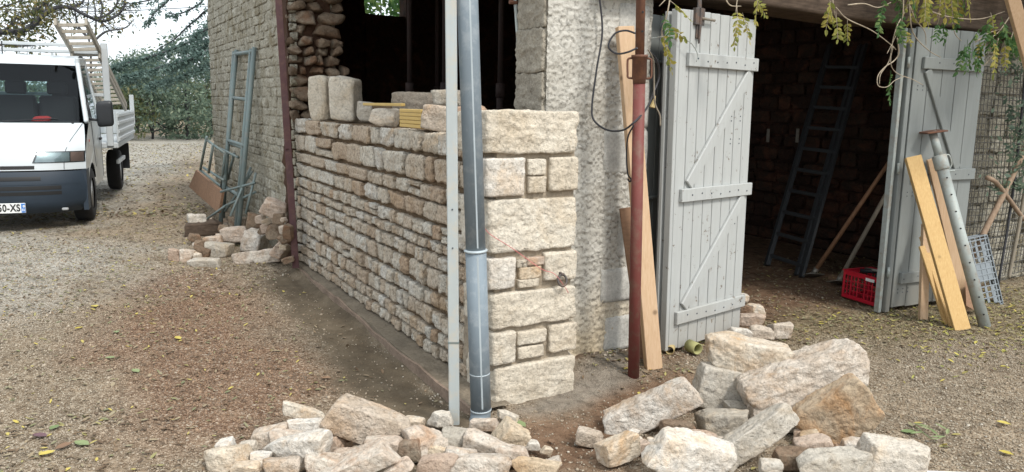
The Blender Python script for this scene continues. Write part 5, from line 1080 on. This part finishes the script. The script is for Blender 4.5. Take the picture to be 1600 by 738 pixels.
for s in (1, -1):
    d = MBv(); d.box((s*1.15, 3.78, 1.14), (.025, 3.08, .42), None, .003)
    for z in (.97, 1.08, 1.20, 1.31): d.box((s*1.168, 3.78, z), (.018, 3.06, .05), None, .006)
    d.build('drop_side', M_bed, van); MBv().box((s*1.15, 5.30, 1.36), (.07, .06, .52), None, .006).build('corner_post', M_bed, van)
    MBv().box((s*1.05, 2.24, 1.60), (.085, .07, 1.46), None, .008).build('rack_post', M_bed, van)
    MBv().bar((s*1.08, 2.8, .60), (s*1.08, 3.9, .60), .06, .04, UP).build('side_guard', M_bed, van)
    MBv().box((s*.95, 4.98, .55), (.26, .02, .45), None, .003).build('mud_flap', M_blackpl, van)
MBv().box((0, 5.31, 1.14), (2.2, .025, .42), None, .003).build('tailboard', M_bed, van)
rk = MBv()
for z in (2.19, 2.28, 1.6): rk.box((0, 2.24, z), (2.02, .045, .045), None, .006)
for x in (-.4, .0, .4): rk.box((x, 2.24, 1.9), (.03, .03, .6), None, .004)
rk.build('roof_rack', M_bed, van); MBv().tube([(-.05, 1.5, 2.10), (-.05, 1.52, 2.26)], .008, 6).build('aerial', M_blackpl, van)
MBv().box((sx(1.02) if False else .962, .62, .99), (.004, .10, .012), None, .001).build('side_trim', M_rim, van); MBv().box((.962, .66, 1.03), (.004, .035, .03), None, .001).build('side_badge', M_vanred, van)
# wooden ladder carried on the van
def vpix(px, py, y): rr = wray(px, py); t = (y-np.dot(CAM-O, vb))/np.dot(rr, vb); return CAM+rr*t
ld = thing('wooden_ladder', O+vb*3+UP, 'grey wooden ladder carried slanting on the flatbed van rack', 'ladder')
rA, rB = vpix(86, 34, 1.1), vpix(134, 34, 1.1); eB = vpix(197, 165, 5.0); eA = eB+(rA-rB)*1.0
for a, b in ((rA, eA), (rB, eB)): MB().bar(a, b, .09, .035, UP, .004).build('rail', M_ladderw, ld)
for i in range(17): f = .03+i*.058; MB().bar(line_pts(rA, eA, f), line_pts(rB, eB, f), .045, .03, UP, .004).build('rung', M_ladderw, ld)
o2 = UP*-.10
for a, b in ((rA, eA), (rB, eB)): MB().bar(line_pts(a, b, .25)+o2, line_pts(a, b, .98)+o2, .08, .03, UP, .004).build('lower_rail', M_ladderw, ld)
# ================================================================== FOLIAGE
def leaf_cloud(C, S, rg, tilt=1.):                        # centres, sizes -> folded diamond leaves
    m = len(C); A = rg.normal(size=(m, 3)); A /= np.linalg.norm(A, axis=1)[:, None]; Bv = rg.normal(size=(m, 3)); Bv -= A*(A*Bv).sum(1)[:, None]; Bv /= np.linalg.norm(Bv, axis=1)[:, None]; N3 = np.cross(A, Bv)
    s = S[:, None]; V = np.stack([C-A*s, C+Bv*s*.45+N3*s*.12, C+A*s, C-Bv*s*.45+N3*s*.12], 1).reshape(-1, 3)
    return V, np.arange(4*m).reshape(-1, 4)
def crown(blobs, m, size, rg):
    C = []
    tot = sum(b[3]**2 for b in blobs)
    for (x, y, z, r, sq) in blobs:
        k = int(m*r*r/tot); D = rg.normal(size=(k, 3)); D /= np.linalg.norm(D, axis=1)[:, None]; rad = r*rg.uniform(.35, 1.0, k)**.5*(1+.35*fbm(D*2.2+x, 3, 4)); P = D*rad[:, None]*(1, 1, sq)+(x, y, z)
        keep = fbm(P*2.2, 3, 9) > -.18+rg.normal(0, .1, k); C.append(P[keep])
    C = np.concatenate(C); C = C[C[:, 2] > .02]; return leaf_cloud(C, size*rg.uniform(.6, 1.3, len(C)), rg)
def shrub(name, label, x, y, w_, h_, m, size, mat, seed, group='shrubs at the far edge of the yard', cat='shrub', trunk=.05, nb=9):
    rg = np.random.default_rng(seed); t = thing(name, (x, y, 0), label, cat, group); bl = []
    for i in range(nb): a = rg.uniform(0, 6.28); rr = rg.uniform(0, .38)*w_; z = h_*rg.uniform(.15, .85); r = w_*rg.uniform(.20, .32)*(1.1-.4*z/h_); bl.append((x+rr*math.cos(a), y+rr*math.sin(a), z, r, rg.uniform(.7, 1.1)))
    V, Fc = crown(bl, int(m*.7), size*.95, rg); mk('crown', V, Fc, mat, t)
    mb = MB(); mb.tube([(x, y, -.1), (x+.03*w_, y, h_*.35), (x-.02*w_, y, h_*.7)], [trunk, trunk*.7, trunk*.3], 7)
    for b in bl: mb.tube(spline([(x, y, h_*rg.uniform(.05, .3)), ((x+b[0])/2, (y+b[1])/2, (b[2])*.6), (b[0], b[1], b[2])], 3), np.linspace(trunk*.6, trunk*.15, 7), 5)
    mb.build('trunk', M_bark, t, True); return t
for i, (px, gy, h_, w_, m, mat, lb) in enumerate([
    (196, 219, 2.2, 3.0, 5200, M_shruby, 'yellowish low shrub seen just right of the van bed'), (238, 217, 3.3, 4.0, 8000, M_shrub, 'green bushy shrub left of the dense one by the building'),
    (292, 218, 3.9, 4.2, 9500, M_shrub, 'dense green shrub touching the corner of the old wall'), (330, 214, 4.4, 4.4, 8000, M_shruby, 'tall shrub half hidden behind the old wall'),
    (150, 214, 2.4, 4.0, 5000, M_shrub, 'shrub hidden mostly behind the flatbed'), (262, 205, 4.0, 5.0, 7000, M_shrub, 'tall loose shrub rising behind the green bushy ones'),
    (215, 208, 3.0, 4.6, 6000, M_shrub, 'dark shrub behind the yellowish low one'), (60, 210, 2.6, 6.0, 4500, M_shrub, 'wide hedge seen through the windscreen of the van'), (-80, 210, 2.8, 6.5, 3500, M_shruby, 'wide hedge beyond the left edge behind the van')]):
    g = G(px, gy); shrub('shrub', lb, g[0], g[1], w_, h_, m, .085, mat, 40+i)
g = onY(305, 60, 13.5)
q = onY(603, 10, 11.5); shrub('garden_tree', 'leafy tree glimpsed through the small far window', q[0], 11.6, 3.4, 4.6, 7000, .09, M_wgreen, 71, None, 'tree', .09)
# distant tree line
rg = np.random.default_rng(8); bl = [(x, rg.uniform(48, 60), rg.uniform(.2, 1.4), rg.uniform(1.8, 2.6), 1.) for x in np.arange(-45, 25, 2.2)]
V, Fc = crown(bl, 26000, .30, rg); mk('distant_trees', V, Fc, M_shrub, None, label='far line of dark trees beyond the yard', cat='trees', kind='stuff')
# cedar: boughs spreading left from a trunk behind the old building
cd = thing('cedar_tree', (3.0, 15, 0), 'dark green cedar with drooping boughs behind the old building', 'tree'); mb = MB(); mb.tube([(3.2, 15, 0), (3.1, 15, 4), (3.0, 15, 9)], [.35, .28, .12], 12); mb.build('trunk', M_bark, cd, True)
rg = np.random.default_rng(12); Cn = []; An = []; bb = MB()
for pts, dens in zip([[(345, 40), (300, 64), (250, 84), (205, 97), (178, 104)], [(345, 10), (305, 32), (272, 62), (245, 78)], [(345, 75), (300, 92), (255, 104), (215, 116), (190, 122)], [(345, -15), (310, 8), (280, 22), (262, 20)],
              [(330, -40), (290, -20), (250, -4), (215, 4), (190, 6)], [(345, 95), (310, 110), (270, 124), (235, 132)], [(300, -30), (260, 4), (240, 22), (232, 40)], [(350, 55), (322, 74), (296, 92), (270, 110)], [(345, 25), (322, 50), (305, 70), (288, 80)]], (6, 1, 6, 1, 1, 7, 1, 6, 4)):
    Y = rg.uniform(12.5, 15.0); P = spline([(3.0, 15, onY(*pts[0], Y)[2]+.3)]+[onY(*p, Y) for p in pts], 8); bb.tube(P, np.linspace(.032, .007, len(P)), 6)
    for j in range(8, len(P)):
        f = (j-8)/(len(P)-8)
        for k in range(dens):
            dr_ = _n(np.array([rg.normal(-.5, .5), rg.normal(0, .6), rg.normal(-.18, .14)])); Lg = rg.uniform(.08, .42)*(1.05-.55*f)*(1 if dens > 3 else .55); s0 = P[j]+rg.normal(0, .02, 3)
            for t in np.linspace(.1, 1, 8): Cn.append(s0+dr_*Lg*t+rg.normal(0, .018, 3)-UP*.10*t*t); An.append(dr_)
Cn = np.array(Cn); An = np.array(An); bb.build('bough', M_bark, cd, True)
V, Fc = leaf_cloud(Cn, rg.uniform(.025, .05, len(Cn)), rg); mk('needle_sprays', V, Fc, M_cedar, cd)
# deciduous tree whose limbs reach in at the top left
tr = thing('autumn_tree', (-12, 13, 0), 'thin leaved tree reaching dark limbs over the van at top left', 'tree'); bb = MB(); rg = np.random.default_rng(14)
LM_ = [[(-260, 60), (-120, 70), (-20, 52), (20, 50), (45, 44), (62, 28), (85, 13), (110, 12), (130, 22), (158, 33), (180, 26), (193, 12), (196, -10)], [(-20, 52), (10, 46), (26, 28), (44, 24), (66, 8), (80, -14)], [(110, 12), (128, 4), (136, -12)], [(150, 30), (170, 22), (184, 2), (176, -14)],
       [(45, 44), (60, 36), (72, 14), (78, -12)], [(-60, 40), (-20, 20), (20, 6), (60, -10)], [(-80, 60), (-30, 66), (30, 72), (62, 70)], [(66, 8), (84, -2), (112, -12)], [(150, -12), (160, 10), (158, 32), (176, 52)]]
TC = []
for i, L_ in enumerate(LM_):
    Y = 11.2+.25*i; P = spline([onY(a, b, Y) for a, b in L_], 6); bb.tube(P, np.linspace(.055 if i == 0 else .028, .010 if i else .014, len(P)), 7)
    for j in range(len(P)):
        for k in range(3):
            if rg.uniform() < .55:
                d = _n(rg.normal(size=3)*(1, .8, .8)); Lg = rg.uniform(.1, .45); tw = [P[j], P[j]+d*Lg*.6+(0, 0, -.02), P[j]+d*Lg+(0, 0, -.06)]; bb.tube(tw, [.006, .004, .003], 4, False)
                x_px = L_[min(len(L_)-1, j//6)][0]; nl = 9 if x_px < 95 else 2
                for q in range(nl): TC.append(tw[1]+rg.normal(0, .14, 3))
bb.tube(spline([(-12, 13, -.1), (-11.6, 13, 1.6), (-9.5, 12.6, 2.2), onY(-260, 60, 11.2)], 6), np.linspace(.3, .07, 19), 10); bb.build('limb', M_bark, tr, True)
for i in range(260): TC.append(onY(rg.uniform(-100, 88), rg.uniform(-14, 72)*.9, rg.uniform(10.6, 13.5)))
V, Fc = leaf_cloud(np.array(TC), rg.uniform(.028, .05, len(TC)), rg); mk('leaves', V, Fc, M_treelf, tr)
# bare young tree behind the ladder
g = G(140, 214); yt = thing('bare_tree', (g[0], 20, 0), 'slender bare tree standing behind the wooden ladder', 'tree'); mb = MB()
for a in [[(140, 200), (142, 90), (136, 40), (140, -20)], [(141, 80), (150, 45), (146, -10)], [(141, 70), (165, 50), (195, 44), (210, 30)], [(138, 60), (122, 40), (116, 10), (112, -20)], [(137, 50), (120, 44), (96, 18)]]:
    P = spline([onY(x, y, 20) for x, y in a], 5); mb.tube(P, np.linspace(.04, .012, len(P)), 6)
mb.build('trunk', M_bark, yt, True)
# overhead wire
MB().tube(spline([onY(-60, 12, 24), onY(150, 18, 23), onY(340, 10, 22)], 8), .012, 5).build('overhead_wire', M_cable, None, label='thin overhead wire crossing the pale sky at top left', cat='wire')
# ------------------------------------------------------------------ wisteria
LFV = np.array([(0, 0, 0), (.22, .30, .05), (.20, .65, .07), (0, 1, -.06), (-.20, .65, .07), (-.22, .30, .05), (0, .35, -.01), (0, .7, 0)]); LFF = [(0, 1, 6), (1, 2, 7), (1, 7, 6), (2, 3, 7), (3, 4, 7), (4, 5, 6), (4, 7, 6), (5, 0, 6)]
LG = mesh_of('leaflet', LFV, LFF, M_wgreen); LY = mesh_of('leaflet', LFV, LFF, M_wyel)
def compound(t, p, d, L_, me, stem, rg, n=7):
    d = _n(d); s = _n(np.cross(d, rg.normal(size=3))); P = [p+d*L_*f-UP*L_*.18*f*f for f in np.linspace(0, 1, 5)]; MB().tube(P, .0016, 4, False).build('leaf_stalk', stem, t)
    for i in range(n):
        f = .25+.75*i/(n-1); b = p+d*L_*f-UP*L_*.18*f*f
        for sg in ((-1, 1) if i < n-1 else (0,)):
            dr_ = _n(s*sg*1.0+d*(.55 if sg else 1)-UP*.35+rg.normal(0, .28, 3)); sz = L_*.30*rg.uniform(.65, 1.2)
            z = _n(np.cross(dr_, s if sg == 0 else d)+rg.normal(0, .25, 3)); x = _n(np.cross(dr_, z)); z = np.cross(x, dr_); R = Matrix([[x[k], dr_[k], z[k]] for k in range(3)])
            inst('leaflet', me, b, t, R.to_euler(), (sz, sz, sz))
rg = np.random.default_rng(31)
def vine(label, stems, leaves, Y=.12):
    p = onY(*stems[0][1], Y); t = thing('wisteria_vine', p, label, 'vine', 'wisteria strands hanging over the garage door')
    for s in stems:
        P = [onY(a, b, Y+rg.uniform(-.03, .03)) for a, b in s]; MB().tube(spline(P, 5), np.linspace(.0048, .0022, (len(P)-1)*5+1), 5).build('stem', M_vinest, t, True)
    for (px, py, dx, dy, L_, c) in leaves:
        compound(t, onY(px, py, Y+rg.uniform(-.06, .04)), np.array([dx, rg.uniform(-.4, .2), -dy]), L_, LG if c == 'g' else LY, M_wgreen if c == 'g' else M_vinest, rg)
vine('yellow green wisteria strand beside the red prop', [[(1050, -25), (1043, 20), (1034, 50), (1040, 80)], [(1058, -20), (1030, 10)]], [(1045, 0, .6, .4, .13, 'y'), (1036, 22, .2, 1, .13, 'g'), (1034, 48, .4, 1, .13, 'y'), (1042, 66, .3, 1, .14, 'y'), (1040, 42, .9, .3, .12, 'y')], .05)
vine('yellow wisteria strand hanging over the white door top', [[(1160, -25), (1152, 0), (1150, 20)], [(1130, -10), (1140, 8), (1158, 10)]], [(1152, 10, -.2, 1, .16, 'y'), (1160, 20, .5, 1, .14, 'y'), (1150, 35, -.3, 1, .13, 'y'), (1178, -6, .7, .6, .13, 'y'), (1184, 0, 0, 1, .12, 'y')], .05)
vine('bright yellow wisteria strand left over the dark doorway', [[(1300, -25), (1302, 10), (1306, 30)], [(1306, 12), (1324, 30), (1362, 48), (1392, 70), (1400, 78)]], [(1300, -8, -.1, 1, .18, 'y'), (1306, 18, 0, 1, .15, 'y'), (1324, 30, .1, 1, .12, 'y'), (1296, 0, .4, .8, .12, 'y')], .05)
vine('tangled main wisteria strand with green leaves by the right door', [[(1422, -25), (1418, 10), (1402, 40), (1394, 70), (1392, 100), (1402, 115), (1425, 124), (1442, 133)], [(1412, -20), (1410, 30), (1398, 60), (1386, 84)], [(1420, 0), (1426, 50), (1450, 78), (1470, 90)],
      [(1402, 60), (1404, 84), (1396, 96), (1384, 104), (1372, 118), (1372, 134), (1386, 136), (1398, 126), (1412, 120)], [(1395, 74), (1388, 98), (1376, 116), (1374, 132)], [(1422, 10), (1430, 30), (1445, 50), (1447, 70)], [(1325, 8), (1350, 6), (1372, 12), (1392, 4)]],
     [(1384, -8, -.2, 1, .15, 'g'), (1378, 12, -.4, 1, .15, 'g'), (1404, 12, -.2, 1, .17, 'g'), (1402, 32, .2, 1, .14, 'g'), (1392, 110, -.3, .7, .13, 'g'), (1390, 124, -.1, 1, .13, 'g'), (1394, -12, 1, .5, .16, 'g'), (1412, 44, .6, 1, .10, 'y')], -.02)
vine('golden wisteria mass hanging from the top right of the lintel', [[(1470, -25), (1468, 20), (1464, 42)], [(1490, -20), (1486, 20), (1492, 52), (1502, 64)], [(1440, 12), (1480, 26), (1530, 30), (1570, 18)]],
     [(1436, -16, 0, 1, .18, 'y'), (1452, -18, .1, 1, .18, 'y'), (1446, -4, -.3, 1, .15, 'y'), (1486, -10, 0, 1, .18, 'y'), (1496, -12, .3, 1, .18, 'y'), (1480, -14, -.4, 1, .16, 'y'), (1474, 26, .2, 1, .15, 'g'), (1468, 32, -.3, 1, .13, 'g'), (1498, 14, .2, 1, .12, 'g'), (1512, -20, .4, 1, .17, 'y'), (1424, -16, .3, 1, .14, 'g'), (1460, -22, -.2, 1, .17, 'g'), (1475, -20, .2, 1, .17, 'y'), (1430, -22, -.4, 1, .16, 'y'), (1506, -24, .1, 1, .16, 'g'), (1442, 10, .2, 1, .12, 'y')], -.02)
vine('bushy green wisteria clump beside the light timber', [[(1600, -10), (1575, 30), (1555, 55), (1530, 64)], [(1560, 60), (1553, 84), (1540, 100), (1527, 106)], [(1524, 66), (1545, 52), (1562, 46)], [(1590, 20), (1580, 60), (1566, 90)]],
     [(1512, 62, .1, 1, .18, 'g'), (1520, 70, .3, 1, .17, 'g'), (1508, 70, -.2, 1, .16, 'g'), (1530, 64, .2, 1, .16, 'g'), (1556, 44, -.5, .8, .17, 'g'), (1562, 40, .4, .6, .17, 'g'), (1574, 44, .7, .6, .16, 'g'), (1582, 52, .2, 1, .16, 'g'), (1545, 30, -.2, .6, .16, 'g'), (1558, 70, 0, 1, .17, 'y'), (1552, 60, .1, 1, .15, 'y'), (1570, 64, .2, 1, .16, 'y'), (1548, 20, -.3, .4, .15, 'y'), (1566, 56, .9, .5, .15, 'g'), (1586, 34, .8, .3, .14, 'g'), (1516, 78, -.4, .8, .13, 'g'), (1526, 84, .2, 1, .12, 'g'), (1564, 26, .1, .5, .15, 'g'), (1572, 36, -.4, .9, .14, 'g'), (1580, 70, .3, 1, .13, 'g'), (1548, 50, .1, .9, .14, 'g'), (1590, 48, .1, .9, .14, 'g'), (1540, 60, -.3, .9, .13, 'y'), (1536, 40, -.6, .6, .15, 'g')], -.12)
q = onY(1592, 190, .25); rg2 = np.random.default_rng(3)
sh = thing('ivy_shrub', (q[0], .3, 0), 'dark leafy shrub growing up the wire mesh at the right edge', 'shrub'); C = np.column_stack([rg2.normal(q[0]+.1, .16, 900), rg2.normal(.27, .05, 900), rg2.uniform(.9, 2.2, 900)]); C = C[(fbm(C*5, 2, 3) > -.1)]
V, Fc = leaf_cloud(C, rg2.uniform(.015, .04, len(C)), rg2); mk('foliage', V, Fc, M_shrub, sh); MB().tube(spline([(q[0]+.1, .3, 0), (q[0]+.15, .3, 1), (q[0]+.05, .28, 2.2)], 4), .012, 6).build('stem', M_bark, sh, True)
rg3 = np.random.default_rng(9); cw = thing('wisteria_canopy', (5.2, .2, 2.6), 'mass of wisteria foliage overhead above the right hand wall', 'vine'); bl = [(x, rg3.uniform(-.9, .2), rg3.uniform(2.75, 3.0), rg3.uniform(.35, .5), .5) for x in np.arange(3.4, 7.4, .3)]
V, Fc = crown(bl, 9000, .05, rg3); mk('foliage', V, Fc, M_wgreen, cw); MB().tube(spline([(7.2, .4, 0), (7.1, .35, 1.5), (6.6, .2, 2.6), (5, 0, 2.8), (3.5, .1, 2.75)], 5), .03, 7).build('trunk', M_bark, cw, True)
print('objects', len(bpy.data.objects), 'tris', sum(len(o.data.polygons) for o in bpy.data.objects if o.type == 'MESH'))
